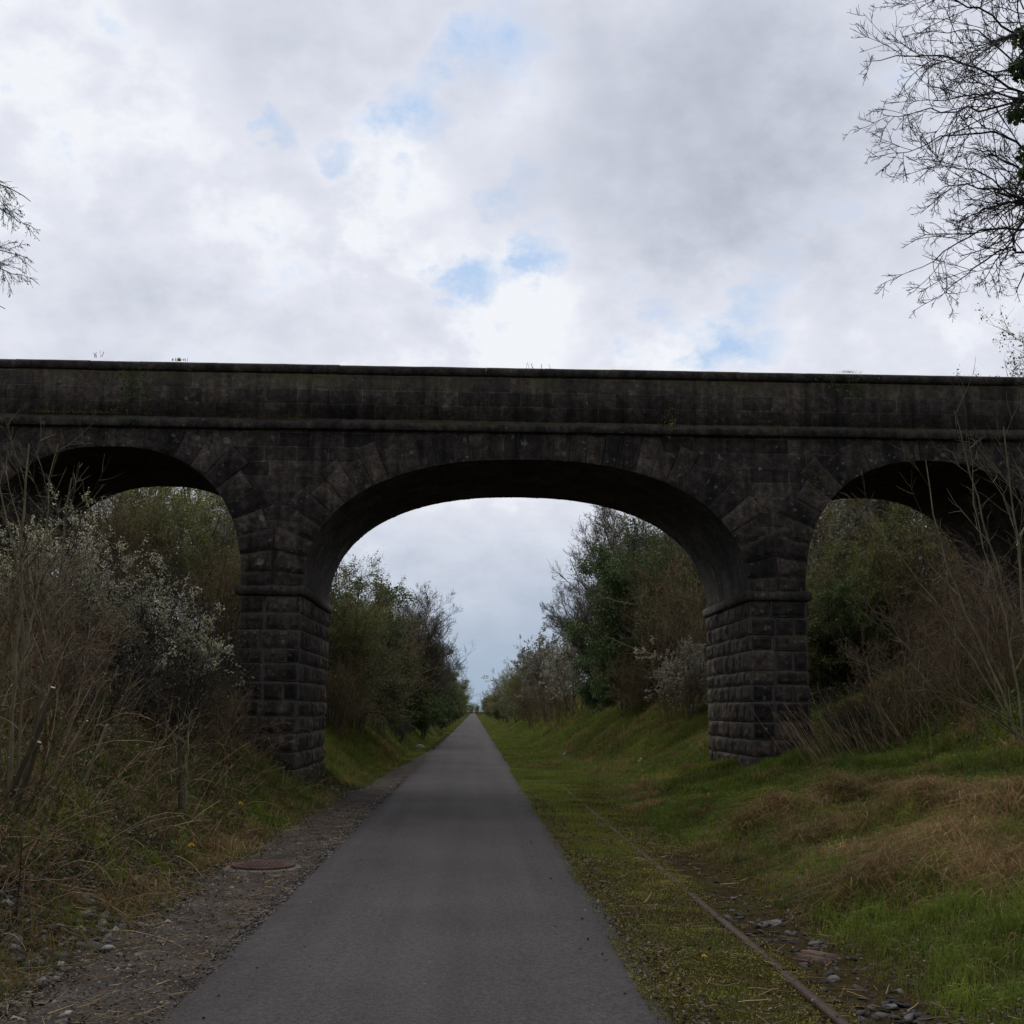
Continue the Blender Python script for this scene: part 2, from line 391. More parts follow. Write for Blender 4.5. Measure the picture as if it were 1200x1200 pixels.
t.bump(t.math('ADD', fine, mid), .7, .008); t.b.inputs['Specular IOR Level'].default_value = .12
M['asphalt'] = t.fin(c, .88)
# earth of the cutting: soil, stones, thatch and thin turf mixed by noise
t = NT('cutting_earth'); o = t.obj()
a = t.noise(o, .9, 6, .65); b = t.noise(o, 14, 5, .7); d = t.noise(o, 70, 3, .7)
c = t.ramp(a, [(.3, (.030,.036,.010)), (.45, (.042,.036,.016)), (.55,(.036,.026,.014)), (.7, (.034,.042,.011))])
c = t.mix(1.0, c, t.ramp(b, [(.3, .5), (.7, 1.5)]), 'MULTIPLY'); c = t.mix(1.0, c, t.ramp(d, [(.3, .5), (.7, 1.6)]), 'MULTIPLY')
t.bump(t.math('ADD', b, d), .8, .03)
t.b.inputs['Specular IOR Level'].default_value = 0; M['earth'] = t.fin(c, 1.)
t = NT('verge_gravel'); o = t.obj()
a = t.noise(o, 2.2, 5, .65); b = t.noise(o, 40, 4, .7); d = t.noise(o, 150, 2, .8)
c = t.ramp(a, [(.3, (.040,.034,.028)), (.55, (.070,.062,.054)), (.75, (.094,.086,.078))])
c = t.mix(1.0, c, t.ramp(b, [(.3, .55), (.7, 1.45)]), 'MULTIPLY'); c = t.mix(1.0, c, t.ramp(d, [(.3, .5), (.7, 1.7)]), 'MULTIPLY')
t.bump(t.math('ADD', b, d), .8, .015)
t.b.inputs['Specular IOR Level'].default_value = 0; M['gravel'] = t.fin(c, 1.)

# ------------------------------------------------------------------ sky and sun
SUN_EL, SUN_AZ = math.radians(58), math.radians(-24)     # azimuth from +Y towards +X; the sun stands ahead, behind cloud
w = bpy.data.worlds.new('World'); sc.world = w; w.use_nodes = True
W = w.node_tree; wn = W.nodes
class WT(NT):
    def __init__(s): s.t = W; s.n = wn
q = WT(); bg = wn['Background']; bg.inputs['Strength'].default_value = .1
sky = q.add('ShaderNodeTexSky', sky_type='NISHITA'); sky.sun_disc = False; sky.sun_elevation = SUN_EL; sky.sun_rotation = SUN_AZ
sky.air_density = 1.0; sky.dust_density = 1.5
g = q.add('ShaderNodeTexCoord').outputs['Generated']
sp = q.add('ShaderNodeSeparateXYZ'); q.lk(g, sp.inputs[0])
den = q.math('ADD', q.math('MAXIMUM', sp.outputs[2], 0.0), .55)
cx = q.add('ShaderNodeCombineXYZ'); q.lk(q.math('DIVIDE', sp.outputs[0], den), cx.inputs[0]); q.lk(q.math('DIVIDE', sp.outputs[1], den), cx.inputs[1])
cv = cx.outputs[0]
wz = q.add('ShaderNodeTexNoise'); wz.inputs['Scale'].default_value = 5; wz.inputs['Detail'].default_value = 8; wz.inputs['Roughness'].default_value = .66; q.lk(cv, wz.inputs['Vector'])
big = q.noise(cv, 3.0, 6, .55); med = q.noise(cv, 8.0, 7, .55); puff = q.noise(cv, 20.0, 6, .6)
# direction wobbled by noise, so that gaps and banks get ragged outlines
wd = q.add('ShaderNodeVectorMath', operation='SUBTRACT'); q.lk(wz.outputs['Color'], wd.inputs[0]); wd.inputs[1].default_value = (.5,.5,.5)
ws = q.add('ShaderNodeVectorMath', operation='MULTIPLY_ADD'); q.lk(wd.outputs[0], ws.inputs[0]); ws.inputs[1].default_value = (.17,.17,.17); q.lk(g, ws.inputs[2])
wv = ws.outputs[0]
def lobe(px, py, rad_px, amp):
    d = ray(px, py); x = q.add('ShaderNodeVectorMath', operation='DISTANCE'); q.lk(wv, x.inputs[0]); x.inputs[1].default_value = tuple(d)
    r = rad_px/F_PX
    m = q.add('ShaderNodeMapRange', interpolation_type='SMOOTHSTEP'); q.lk(x.outputs['Value'], m.inputs[0])
    m.inputs[1].default_value = r; m.inputs[2].default_value = 0; m.inputs[3].default_value = 0; m.inputs[4].default_value = amp
    return m.outputs[0]
def total(L):
    s = lobe(*L[0])
    for l in L[1:]: s = q.math('ADD', s, lobe(*l))
    return s
gap = total([(305,165,46,1.05),(385,192,42,.85),(480,132,60,.9),(600,40,110,.6),(524,352,62,1.15),(560,322,50,.95),(635,310,56,1.0),(785,382,70,.95),(880,402,74,.95),
             (900,320,60,.5),(610,215,60,.5),(540,60,80,.4)])
gapm = q.maprange(q.math('ADD', gap, q.math('ADD', q.math('MULTIPLY', q.math('SUBTRACT', med, .5), 1.9), q.math('MULTIPLY', q.math('SUBTRACT', puff, .5), 2.2))), .28, 1.12, 0, .80)
shade = total([(800,175,260,-.26),(690,250,200,-.06),(1020,110,280,-.16),(620,10,330,-.06),(420,60,260,-.04),(1130,300,260,-.05),(130,400,240,-.10),(330,70,160,-.08),(400,360,140,-.06),(420,330,260,.03),(300,260,260,.05),(90,70,300,.02),
               (620,120,90,.14),(480,215,130,.14),(610,380,150,.18),(470,330,120,.08),(800,110,110,.05),(820,400,160,.10),(560,660,200,.08),(560,790,220,-.24),(700,760,160,-.1)])
cl = q.math('ADD', q.math('ADD', .90, shade), q.math('ADD', q.math('MULTIPLY', q.math('SUBTRACT', big, .5), .42), q.math('ADD', q.math('MULTIPLY', q.math('SUBTRACT', med, .5), .46), q.math('MULTIPLY', q.math('SUBTRACT', puff, .5), .34))))
# the cloud deck is brightest ahead, round the hidden sun, and duller behind the viewer
ahead = q.maprange(sp.outputs[1], -.75, .35, .42, 1.0)
cl = q.math('MULTIPLY', cl, ahead)
cc = q.ramp(cl, [(.30, (3.3,3.55,4.3)), (.52, (4.7,5.0,5.9)), (.74, (6.3,6.6,7.6)), (.92, (7.7,7.95,8.8)), (1.0, (8.9,9.1,9.6))])
blue = q.mix(.3, (4.0,6.2,9.4), sky.outputs[0])
col = q.mix(gapm, cc, blue)
low = q.maprange(sp.outputs[2], .01, .185, 1., 0.)
col = q.mix(low, col, (3.6,4.6,5.9))
q.lk(col, bg.inputs['Color'])
sd = bpy.data.lights.new('sun', 'SUN'); sd.energy = 2.1; sd.angle = math.radians(60); sd.color = (1,.96,.9)
so = bpy.data.objects.new('sun', sd); COL.objects.link(so)
dv = mathutils.Vector((math.sin(SUN_AZ)*math.cos(SUN_EL), math.cos(SUN_AZ)*math.cos(SUN_EL), math.sin(SUN_EL)))
so.rotation_euler = dv.to_track_quat('Z', 'Y').to_euler(); so.location = (0,0,60)

# ------------------------------------------------------------------ ground, verge, path
def spaced(lo, hi, fine_lo, fine_hi, step, g):
    v = list(np.arange(fine_lo, fine_hi+1e-6, step)); s = step
    while v[-1] < hi: s *= g; v.append(v[-1]+s)
    s = step
    while v[0] > lo: s *= g; v.insert(0, v[0]-s)
    return np.array(v)
xs = spaced(-900, 900, -9, 9, .11, 1.16); ys = spaced(-60, 1900, 4, 34, .13, 1.06)
X, Y = np.meshgrid(xs, ys, indexing='ij')
Z = terrain(X, Y)
Z = np.where((X > PL-.12) & (X < PR+.05), Z-.06, Z)
me = mesh_from('ground', [(np.stack([X,Y,Z],-1).reshape(-1,3), grid_faces(len(xs), len(ys)))], M['earth'], smooth=True)
tago(link('ground', me), kind='structure')
ys = np.concatenate([np.arange(-30, 40, .12), np.arange(40, 120, .5), np.geomspace(120, 900, 60)])
us = np.linspace(0, 1, 12)
def edge(y, s): return (.06+.07*(s > 5))*(fbm(y*3.1, y*0+s, s, 5)-.5) + .08*(vnoise(y*.35, y*0+s, s+1)-.5)
lx = PL + edge(ys, 2); rx_ = PR + edge(ys, 9) + .02*(vnoise(ys*6, ys*0, 33)-.5)
X = lx[:,None] + (rx_-lx)[:,None]*us[None]; Y = np.repeat(ys[:,None], 12, 1); Z = .012 + .03*(1-(2*us[None]-1)**2) + 0*X
Vt = np.stack([X,Y,Z], -1)
Lo = Vt[:,:1].copy(); Lo[:,:,2] -= .12; Lo[:,:,0] -= .004; Ro = Vt[:,-1:].copy(); Ro[:,:,2] -= .12; Ro[:,:,0] += .03
me = mesh_from('path', [(np.concatenate([Lo,Vt,Ro],1).reshape(-1,3), grid_faces(len(ys), 14))], M['asphalt'], smooth=True)
tago(link('path', me), kind='structure')
ys = ys[ys < 62]; us = np.linspace(0, 1, 12); lo = -2.72 + .5*(fbm(ys*.6, ys*0, 41)-.5) + np.clip((ys-20)/30, 0, .98)*1.0
X = lo[:,None] + (PL+.07-lo)[:,None]*us[None]; Y = np.repeat(ys[:,None], 12, 1)
Z = terrain(X, Y) + .022 + .012*(fbm(X*9, Y*9, 12)-.5) - .05*np.clip((.25-us[None])*4, 0, 1)
Z = Z*(1-np.clip((X-PL+.22)/.2, 0, 1)) + .002*np.clip((X-PL+.22)/.2, 0, 1)
me = mesh_from('verge', [(np.stack([X,Y,Z],-1).reshape(-1,3), grid_faces(len(ys), 12))], M['gravel'], smooth=True)
tago(link('verge', me), kind='structure')

# ------------------------------------------------------------------ stone bridge
BY0, BY1 = 22.0, 26.06
ZS, ZSTR0, ZSTR1, ZP, ZC = 3.86, 6.98, 7.19, 8.11, 8.30
PIERS = [(-4.43,-3.27), (5.24,6.34)]
ARCH = [(-7.0,2.57,2.74), (.985,4.255,2.6), (8.86,2.52,2.70)]     # centre, half span, rise
XA, XB = -19.0, 21.0
NE = 2.35
def arch_pt(a, th):
    c, hw, r = a; u = np.sign(np.cos(th))*np.abs(np.cos(th))**(2/NE); v = np.abs(np.sin(th))**(2/NE)
    return c+hw*u, ZS+r*v
def arch_curve(a, n):
    th = np.linspace(PI, 0, 1200); x, z = arch_pt(a, th)
    s = np.concatenate([[0], np.cumsum(np.hypot(np.diff(x), np.diff(z)))]); q_ = np.linspace(0, s[-1], n)
    return np.interp(q_, s, x), np.interp(q_, s, z), q_
bridge = empty('stone_bridge', (.985, 24.03, 0), 'dark weathered stone road bridge of three arches spanning the path', 'bridge')
BO = np.array([.985, 24.03, 0])
def bpart(name, chunks, mat, parent=None, smooth=False):
    return link(name, mesh_from(name, chunks, mat, BO, smooth), parent or bridge)
def rock_quad(c, n, nu, nv, proud, bulge, back, seed, chamf=.02, ragged=.012, mort=1.):
    """rock-faced block on a planar quad c=[p00,p10,p11,p01] with outward normal n"""
    c = np.asarray(c, float); n = np.asarray(n, float)
    u = np.linspace(0, 1, nu); v = np.linspace(0, 1, nv); U, Vv = np.meshgrid(u, v, indexing='ij'); U = U[...,None]; Vv = Vv[...,None]
    P = (c[0]*(1-U)+c[1]*U)*(1-Vv) + (c[3]*(1-U)+c[2]*U)*Vv
    wu = np.linalg.norm(c[1]-c[0]); wv_ = np.linalg.norm(c[3]-c[0])
    ed = np.minimum(np.minimum(U, 1-U)*wu, np.minimum(Vv, 1-Vv)*wv_)
    prof = np.clip((ed-.014)/.045, 0, 1)**.8
    ns = fbm(P[...,0:1]*7+P[...,1:2]*6+seed, P[...,2:3]*9+seed*1.7, 21, 4)
    out = proud + prof*(bulge*(.15+1.1*ns**1.3)) + rng.uniform(-.014, .012) + (U-.5)*rng.uniform(-.02,.02) + (Vv-.5)*rng.uniform(-.025,.025)
    cen = P.mean((0,1)); inset = np.where(ed < 1e-6, .010, 0)
    P2 = P + (cen-P)/np.maximum(np.linalg.norm(cen-P, axis=-1, keepdims=True), 1e-6)*inset + n*out
    P2 = P2 + rng.normal(0, ragged*.25, P2.shape)*(ed < 1e-6)
    ring = [(i,0) for i in range(nu)] + [(nu-1,j) for j in range(1,nv)] + [(i,nv-1) for i in range(nu-2,-1,-1)] + [(0,j) for j in range(nv-2,0,-1)]
    rb = np.array([P2[i,j] for i,j in ring]); bk = rb - n*(proud+back)
    top = P2.reshape(-1,3); F1 = grid_faces(nu, nv)
    tone = rng.uniform(0, 1)
    at1 = {'tone': np.full(nu*nv, tone), 'mort': mort*(ed < .016).astype(float).ravel()}
    k = len(ring); i = np.arange(k); F2 = np.stack([i, (i+1)%k, k+(i+1)%k, k+i], 1)
    return [(top, F1, at1), (np.concatenate([rb, bk]), F2, {'tone': np.full(2*k, tone), 'mort': mort*np.concatenate([np.full(k,.5), np.ones(k)])})]
# spandrel walls (front and back faces of the arcade)
def spandrel(yf, flip):
    secs = [(XA, ARCH[0][0]-ARCH[0][1], 'low')]
    ch = []
    def strip(x, zb):
        zt = np.full_like(x, ZSTR0+.05); k = 8
        tt = np.linspace(0, 1, k)
        Zg = zb[:,None]*(1-tt)+zt[:,None]*tt; Xg = np.repeat(x[:,None], k, 1); Yg = 0*Xg+yf
        ch.append((np.stack([Xg,Yg,Zg],-1).reshape(-1,3), grid_faces(len(x), k)))
    for a in ARCH:
        x, z, _ = arch_curve(a, 90); strip(x, z)
    for x0, x1, zb in [(XA, ARCH[0][0]-ARCH[0][1], -.5), (ARCH[0][0]+ARCH[0][1], ARCH[1][0]-ARCH[1][1], ZS), (ARCH[1][0]+ARCH[1][1], ARCH[2][0]-ARCH[2][1], ZS), (ARCH[2][0]+ARCH[2][1], XB, -.5)]:
        x = np.linspace(x0, x1, 8); strip(x, np.full(8, float(zb)))
    return ch
bpart('spandrel_wall', spandrel(BY0, 0), M['ashlar'])
bpart('spandrel_wall', spandrel(BY1, 1), M['ashlar'])
for a in ARCH:
    x, z, s = arch_curve(a, 80); yv = np.linspace(BY0, BY1, 18)
    X = np.repeat(x[:,None], 18, 1); Zz = np.repeat(z[:,None], 18, 1); Y = np.repeat(yv[None], 80, 0)
    uv = np.stack([np.repeat(s[:,None], 18, 1), Y, 0*Y], -1).reshape(-1,3)
    # courses of the vault: shallow steps between rows of stones
    dz = .012*(fbm(np.floor(X*3.1), np.floor(Y*1.6), 4, 1)-.5)
    bpart('vault', [(np.stack([X,Y,Zz+dz],-1).reshape(-1,3), grid_faces(80,18), {'uvv': uv})], M['vault'], smooth=False)
# voussoir rings, alternately long and short
mids = [(ARCH[0][0]+ARCH[0][1]+ARCH[1][0]-ARCH[1][1])/2, (ARCH[1][0]+ARCH[1][1]+ARCH[2][0]-ARCH[2][1])/2]
for ai, a in enumerate(ARCH):
    nb = 35 if ai == 1 else 25
    x, z, s = arch_curve(a, nb*6+1)
    tx, tz = np.gradient(x), np.gradient(z); l = np.hypot(tx, tz); nx, nz = -tz/l, tx/l
    for face, yf, nn in ((0, BY0, -1.), (1, BY1, 1.)):
        ch = []
        for i in range(nb):
            i0, i1 = i*6, i*6+6
            L = (.80 if i % 2 == 0 else .60)
            def outer(k, L):
                # shorten to stay below the string course and within half the pier
                if nz[k] > .2: L = min(L, (ZSTR0-.02-z[k])/nz[k])
                for mline in mids:
                    if abs(nx[k]) > .05:
                        d_ = (mline - x[k])/nx[k]
                        if 0 < d_ < 1.2: L = min(L, d_-.004)
                return L
            La, Lb = outer(i0, L), outer(i1, L)
            La = Lb = min(La, Lb) if abs(nx[(i0+i1)//2]) < .8 else La
            if abs(nx[(i0+i1)//2]) >= .8: Lb = outer(i1, L)
            e = .007
            p00 = (x[i0]-nx[i0]*e+tx[i0]/l[i0]*e, yf, z[i0]-nz[i0]*e+tz[i0]/l[i0]*e); p10 = (x[i1]-nx[i1]*e-tx[i1]/l[i1]*e, yf, z[i1]-nz[i1]*e-tz[i1]/l[i1]*e)
            p11 = (x[i1]+nx[i1]*Lb-tx[i1]/l[i1]*e, yf, z[i1]+nz[i1]*Lb-tz[i1]/l[i1]*e); p01 = (x[i0]+nx[i0]*La+tx[i0]/l[i0]*e, yf, z[i0]+nz[i0]*La+tz[i0]/l[i0]*e)
            steep = abs(nx[(i0+i1)//2])
            ch += rock_quad([p00,p10,p11,p01], (0,nn,0), 9, 13, .008+.010*(i%2==0), .03+.05*steep, .03, i*3.3+ai*50, mort=.3)
        bpart('arch_ring', ch, M['rockface'])
# piers of rock-faced blocks, with capitals
def split(lo, hi, mean, off):
    n = max(1, int(round((hi-lo)/mean))); e = np.linspace(lo, hi, n+1)
    if n > 1:
        e[1:-1] += (off*(hi-lo)/n*.25) + rng.uniform(-.05, .05, n-1)
    return e
for (x0, x1) in PIERS:
    ch = [box(x0+.02, x1-.02, BY0+.02, BY1-.02, -.6, ZS)+({'mort': np.ones(8), 'tone': np.full(8,.5)},)]
    zc = np.linspace(-.42, 3.77, 14); zc[1:-1] += rng.uniform(-.035, .035, 12)
    for ci in range(13):
        z0, z1 = zc[ci]+.005, zc[ci+1]-.005; sg = 1 if ci % 2 else -1
        for yf, nn in ((BY0, -1.), (BY1, 1.)):
            e = split(x0, x1, .36 if ci % 2 else .52, sg)
            for k in range(len(e)-1):
                ch += rock_quad([(e[k]+.009,yf,z0),(e[k+1]-.009,yf,z0),(e[k+1]-.009,yf,z1),(e[k]+.009,yf,z1)], (0,nn,0), 15, 9, .004, .062, .04, rng.uniform(0,99))
        for xf, nn in ((x0, -1.), (x1, 1.)):
            e = split(BY0, BY1, .55, sg)
            for k in range(len(e)-1):
                ch += rock_quad([(xf,e[k]+.009,z0),(xf,e[k+1]-.009,z0),(xf,e[k+1]-.009,z1),(xf,e[k]+.009,z1)], (nn,0,0), 15, 9, .004, .062, .04, rng.uniform(0,99))
    p = bpart('pier', ch, M['rockface'])
    pr = [(.05,3.765),(.085,3.80),(.09,3.93),(.04,3.965)]
    ch = []
    rings = []
    for dd, zz in [(-.05,3.765)]+pr+[(-.05,3.975)]:
        rings.append([(x0-dd,BY0-dd,zz),(x1+dd,BY0-dd,zz),(x1+dd,BY1+dd,zz),(x0-dd,BY1+dd,zz)])
    V = np.array(rings).transpose(1,0,2).reshape(-1,3); ch.append((V, grid_faces(4, len(rings), True)))
    bpart('capital', ch, M['trim'], p)
# abutments
for x0, x1 in ((XA, ARCH[0][0]-ARCH[0][1]), (ARCH[2][0]+ARCH[2][1], XB)):
    bpart('abutment', [box(x0+.02, x1-.02 if x1 > 0 else x1, BY0+.06, BY1-.06, -.5, ZSTR0) if x0 < 0 else box(x0, x1-.02, BY0+.06, BY1-.06, -.5, ZSTR0)], M['ashlar'])
bpart('deck', [box(XA, XB, BY0+.3, BY1-.3, ZSTR0-.1, ZSTR0+.12)], M['gravel'])
def course(profile, mean, jit, yoff=0, gap=.005):
    """a run of dressed blocks along X; profile is a closed loop of (y,z)"""
    ch = []; x = XA; prof = np.array(profile, float); k = len(prof)
    while x < XB:
        L = mean*rng.uniform(.75, 1.3); x2 = min(x+L, XB); n = 5
        xx = np.linspace(x+gap, x2-gap, n); j = rng.normal(0, jit, 2)
        V = np.empty((n, k, 3)); V[:,:,0] = xx[:,None]; V[:,:,1:] = prof[None] + j + rng.normal(0, jit*.6, (n,k,2))
        ch.append((V.reshape(-1,3), np.concatenate([grid_faces(n, k), np.stack([np.arange(n-1)*k+k-1, np.arange(1,n)*k+k-1, np.arange(1,n)*k, np.arange(n-1)*k], 1)])))
        for e in (0, n-1):
            c0 = V[e].mean(0); Vc = np.concatenate([V[e], c0[None]]); i = np.arange(k)
            ch.append((Vc, np.stack([i, (i+1)%k, np.full(k, k)], 1)))
        x = x2
    return ch
for yf, s in ((BY0, 1.), (BY1, -1.)):
    pz = [(yf+.35*s, ZSTR0), (yf-.10*s, ZSTR0+.002), (yf-.12*s, ZSTR0+.012), (yf-.125*s, ZSTR0+.12), (yf-.115*s, ZSTR0+.14), (yf-.02*s, ZSTR1+.012), (yf+.35*s, ZSTR1+.015)]
    bpart('string_course', course(pz, 1.0, .003, gap=.002), M['trim'])
    par = bpart('parapet', [box(XA+.01, XB-.01, min(yf+.01*s, yf+.40*s), max(yf+.01*s, yf+.40*s), ZSTR1-.05, ZP+.02)], M['ashlar'])
    pc = [(yf+.47*s, ZP), (yf-.05*s, ZP+.003), (yf-.085*s, ZP+.025), (yf-.09*s, ZC-.055), (yf-.05*s, ZC-.015), (yf+.2*s, ZC+.015), (yf+.45*s, ZC-.02)]
    bpart('coping', course(pc, 1.15, .0022, gap=.0015), M['trim'], par)

sc.view_settings.view_transform = 'Standard'; sc.view_settings.look = 'None'; sc.view_settings.gamma = 1
sc.view_settings.exposure = 0; sc.view_settings.use_curve_mapping = False
sc.cycles.use_denoising = True
sc.cycles.max_bounces = 5; sc.cycles.diffuse_bounces = 3; sc.cycles.transmission_bounces = 3; sc.cycles.glossy_bounces = 2

# ------------------------------------------------------------------ plants: prototypes
def stems_from(n, rad, h, r, lean=.45, nseg=8, wig=.07, up=.05, lo=.7, dirv=(0,0,0), taper=.35):
    az = rng.uniform(0, 2*PI, n); rr = rad*np.sqrt(rng.uniform(0, 1, n))
    S = np.stack([np.cos(az)*rr, np.sin(az)*rr, np.full(n, -.15)], 1)
    D = np.stack([np.cos(az), np.sin(az), 0*az], 1)*rng.uniform(.05, 1, n)[:,None]*lean + np.array([0,0,1.]) + np.array(dirv)
    return grow(S, D, h*rng.uniform(lo, 1.05, n), r*rng.uniform(.6, 1.2, n), nseg, wig, up, taper)
def ramify(P, R, levels, sides=(5,4,3,3)):
    """levels: (k, t0, a0, a1, lr, wig, up, nseg)"""
    out = [tubes(P, R, sides[0])]; all_ = [(P, R)]
    for li, (k, t0, a0, a1, lr, wig, up, ns) in enumerate(levels):
        S, D, L, r = kids(P, R, k, t0, 1., a0, a1, lr, .55, .0035)
        P, R = grow(S, D, L, r, ns, wig, up, .45); out.append(tubes(P, R, sides[min(li+1, 3)])); all_.append((P, R))
    return out, all_
PROTO = {}
def proto(kind, parts): PROTO.setdefault(kind, []).append(parts)
def pm(name, chunks, mat): return (name, mesh_from(name, chunks, mat))

def make_bare(h=2.6, n=12, r=.02, lean=.5, mat='bark_brown', k=(8,6,4), fill=0, leafn=0):
    P, R = stems_from(n, h*.14, h, r, lean)
    o, a = ramify(P, R, [(k[0],.15,20,60,.42,.1,.05,5),(k[1],.15,25,65,.5,.12,.04,4),(k[2],.1,25,70,.55,.13,.03,3)])
    parts = [pm('stems', o, M[mat])]
    if leafn:
        pos = np.concatenate([along(a[2][0], leafn//2, .03), along(a[3][0], leafn//2, .03)])
        parts.append(pm('leaves', [leaves(pos, rng.uniform(.02,.05,len(pos)))], M['young']))
    return parts
def make_blossom(h=2.8, n=14, nb=9000, mat='bark_dark', bm='blossom', size=(.014,.032), lo=.35, leafn=1500):
    P, R = stems_from(n, h*.18, h, .02, .55)
    o, a = ramify(P, R, [(9,.25,25,65,.42,.1,.05,5),(6,.15,25,70,.5,.12,.04,4),(4,.1,25,75,.5,.12,.02,3)])
    parts = [pm('stems', o, M[mat])]
    pos = np.concatenate([along(a[2][0], nb, .014, .2), along(a[3][0], nb, .010)])
    # flowers crowd the outer and upper sprays, in uneven clumps
    key = fbm(pos[:,0]*2.2+7, pos[:,1]*2.2+pos[:,2]*2.2, rng.uniform(0,50), 2) + .26*(pos[:,2]/h-.5)
    pos = pos[(pos[:,2] > h*lo*rng.uniform(.7,1.3,len(pos))) & (key > .47)]
    lv = along(a[2][0], leafn, .03)
    parts.append(pm('leaves', [leaves(lv, rng.uniform(.02,.045,leafn))], M['young']))
    parts.append(pm('blossom', [leaves(pos, rng.uniform(*size, len(pos)), aspect=1., fold=.5)], M[bm]))
    return parts
def make_hawthorn(h=4.6, nl=42000, leaf='young', n=13, size=(.03,.065), mat='bark'):
    P, R = stems_from(n, h*.10, h, .035, .42, 9, .08, .05)
    o, a = ramify(P, R, [(12,.08,25,70,.42,.1,.03,6),(7,.1,25,70,.5,.12,.02,4),(5,.1,25,75,.5,.12,.02,3)])
    pos = np.concatenate([along(a[2][0], nl//2, .06), along(a[3][0], nl//2, .06)])
    key = fbm(pos[:,0]*1.3+3, pos[:,1]*1.3+pos[:,2]*1.3, rng.uniform(0,50), 3)
    pos = pos[key > .38]
    return [pm('stems', o, M[mat]), pm('leaves', [leaves(pos, rng.uniform(*size, len(pos)))], M[leaf])]
def make_ivybush(h=4.0, nl=62000, spread=.36, leaf='evergreen', size=(.04,.085), twigs=True):
    """dense evergreen mass: leaf clumps hung round a frame of stems"""
    P, R = stems_from(9, h*.12, h*.95, .04, .4, 8, .08, .05)
    o, a = ramify(P, R, [(9,.1,30,75,.4,.1,.03,5),(5,.1,30,75,.5,.12,.02,4)])
    c = np.concatenate([along(a[1][0], 420, .05), along(a[2][0], 700, .08)])
    rad = rng.uniform(.12, .34, len(c))*h/4
    k = rng.integers(0, len(c), nl); q_ = norm(rng.normal(0,1,(nl,3)))*(rng.uniform(0,1,nl)**.45)[:,None]
    pos = c[k] + q_*rad[k][:,None]*np.array([1,1,.8]); pos = pos[pos[:,2] > -.1]
    tint = np.clip(.45 + .35*rng.normal(0,1,len(pos))*.6 + .3*(rng.uniform(0,1,len(c))-.5)[k[:len(pos)]], 0, 1)
    return [pm('stems', o, M['bark_dark']), pm('leaves', [leaves(pos, rng.uniform(*size, len(pos)), tint, .4)], M[leaf])]
def make_tree(h=9, lean=.12, ivy=0, ivy_top=.6, mat='bark', k=(11,7,6,4), crown0=.32, a=(30,62), up=.05, ivy_r=.5, r=.14):
    P, R = grow([[0,0,-.3]], [[rng.normal(0,lean), rng.normal(0,lean), 1]], h, r, 12, .05, .03, .2)
    P2, R2 = grow([[0,0,-.2]]*2, [[.25,.1,1],[-.2,-.2,1]], [h*.9,h*.8], r*.7, 12, .06, .04, .2)
    P = np.concatenate([P, P2]); R = np.concatenate([R, R2])
    trunk = [tubes(P, R, 7)]
    S, D, L, rr = kids(P, R, k[0], crown0, 1, a[0], a[1], .42, .5, .012)
    Q, QR = grow(S, D, L, rr, 7, .09, up, .3); lim = [tubes(Q, QR, 5)]
    al = [Q]
    for kk, lr, ns, rmin in ((k[1],.5,5,.006),(k[2],.5,4,.0045),(k[3],.55,3,.004)):
        S, D, L, rr = kids(Q, QR, kk, .12, 1, 22, 60, lr, .55, rmin); Q, QR = grow(S, D, L, rr, ns, .1, up*.8, .5); lim.append(tubes(Q, QR, 3)); al.append(Q)
    parts = [pm('trunk', trunk, M[mat]), pm('crown', lim, M[mat])]
    if ivy:
        c = np.concatenate([along(P, 260, .1), along(al[0], 420, .05)]); c = c[c[:,2] < h*ivy_top*rng.uniform(.75,1.1,len(c))]
        near = along(P, 400, .12); near = near[near[:,2] < h*ivy_top]; c = np.concatenate([c, near])
        kx = rng.integers(0, len(c), ivy); q_ = norm(rng.normal(0,1,(ivy,3)))*(rng.uniform(0,1,ivy)**.45)[:,None]
        pos = c[kx] + q_*(rng.uniform(.2, 1, len(c))*ivy_r)[kx][:,None]; pos = pos[pos[:,2] > -.1]
        parts.append(pm('ivy', [leaves(pos, rng.uniform(.06,.14,len(pos)), None, .4)], M['ivy']))
    return parts
for i in range(3): proto('bare', make_bare())
for i in range(2): proto('thicket', make_bare(2.2, 16, .016, .7, 'bark_dark', (8,6,4), 0, 700))
for i in range(2): proto('scrub', make_bare(3.6, 14, .022, .5, 'bark_brown', (10,7,4), 0, 2600))
for i in range(2): proto('blossom', make_blossom(3.6, 14, 15000, 'bark_brown', 'blossom_far', (.03,.06), .2, 2500))
for i in range(2): proto('hawthorn', make_hawthorn())
for i in range(2): proto('ivybush', make_ivybush())
proto('darkthorn', make_hawthorn(4.6, 24000, 'ivy', 13, (.03,.065), 'bark_brown'))
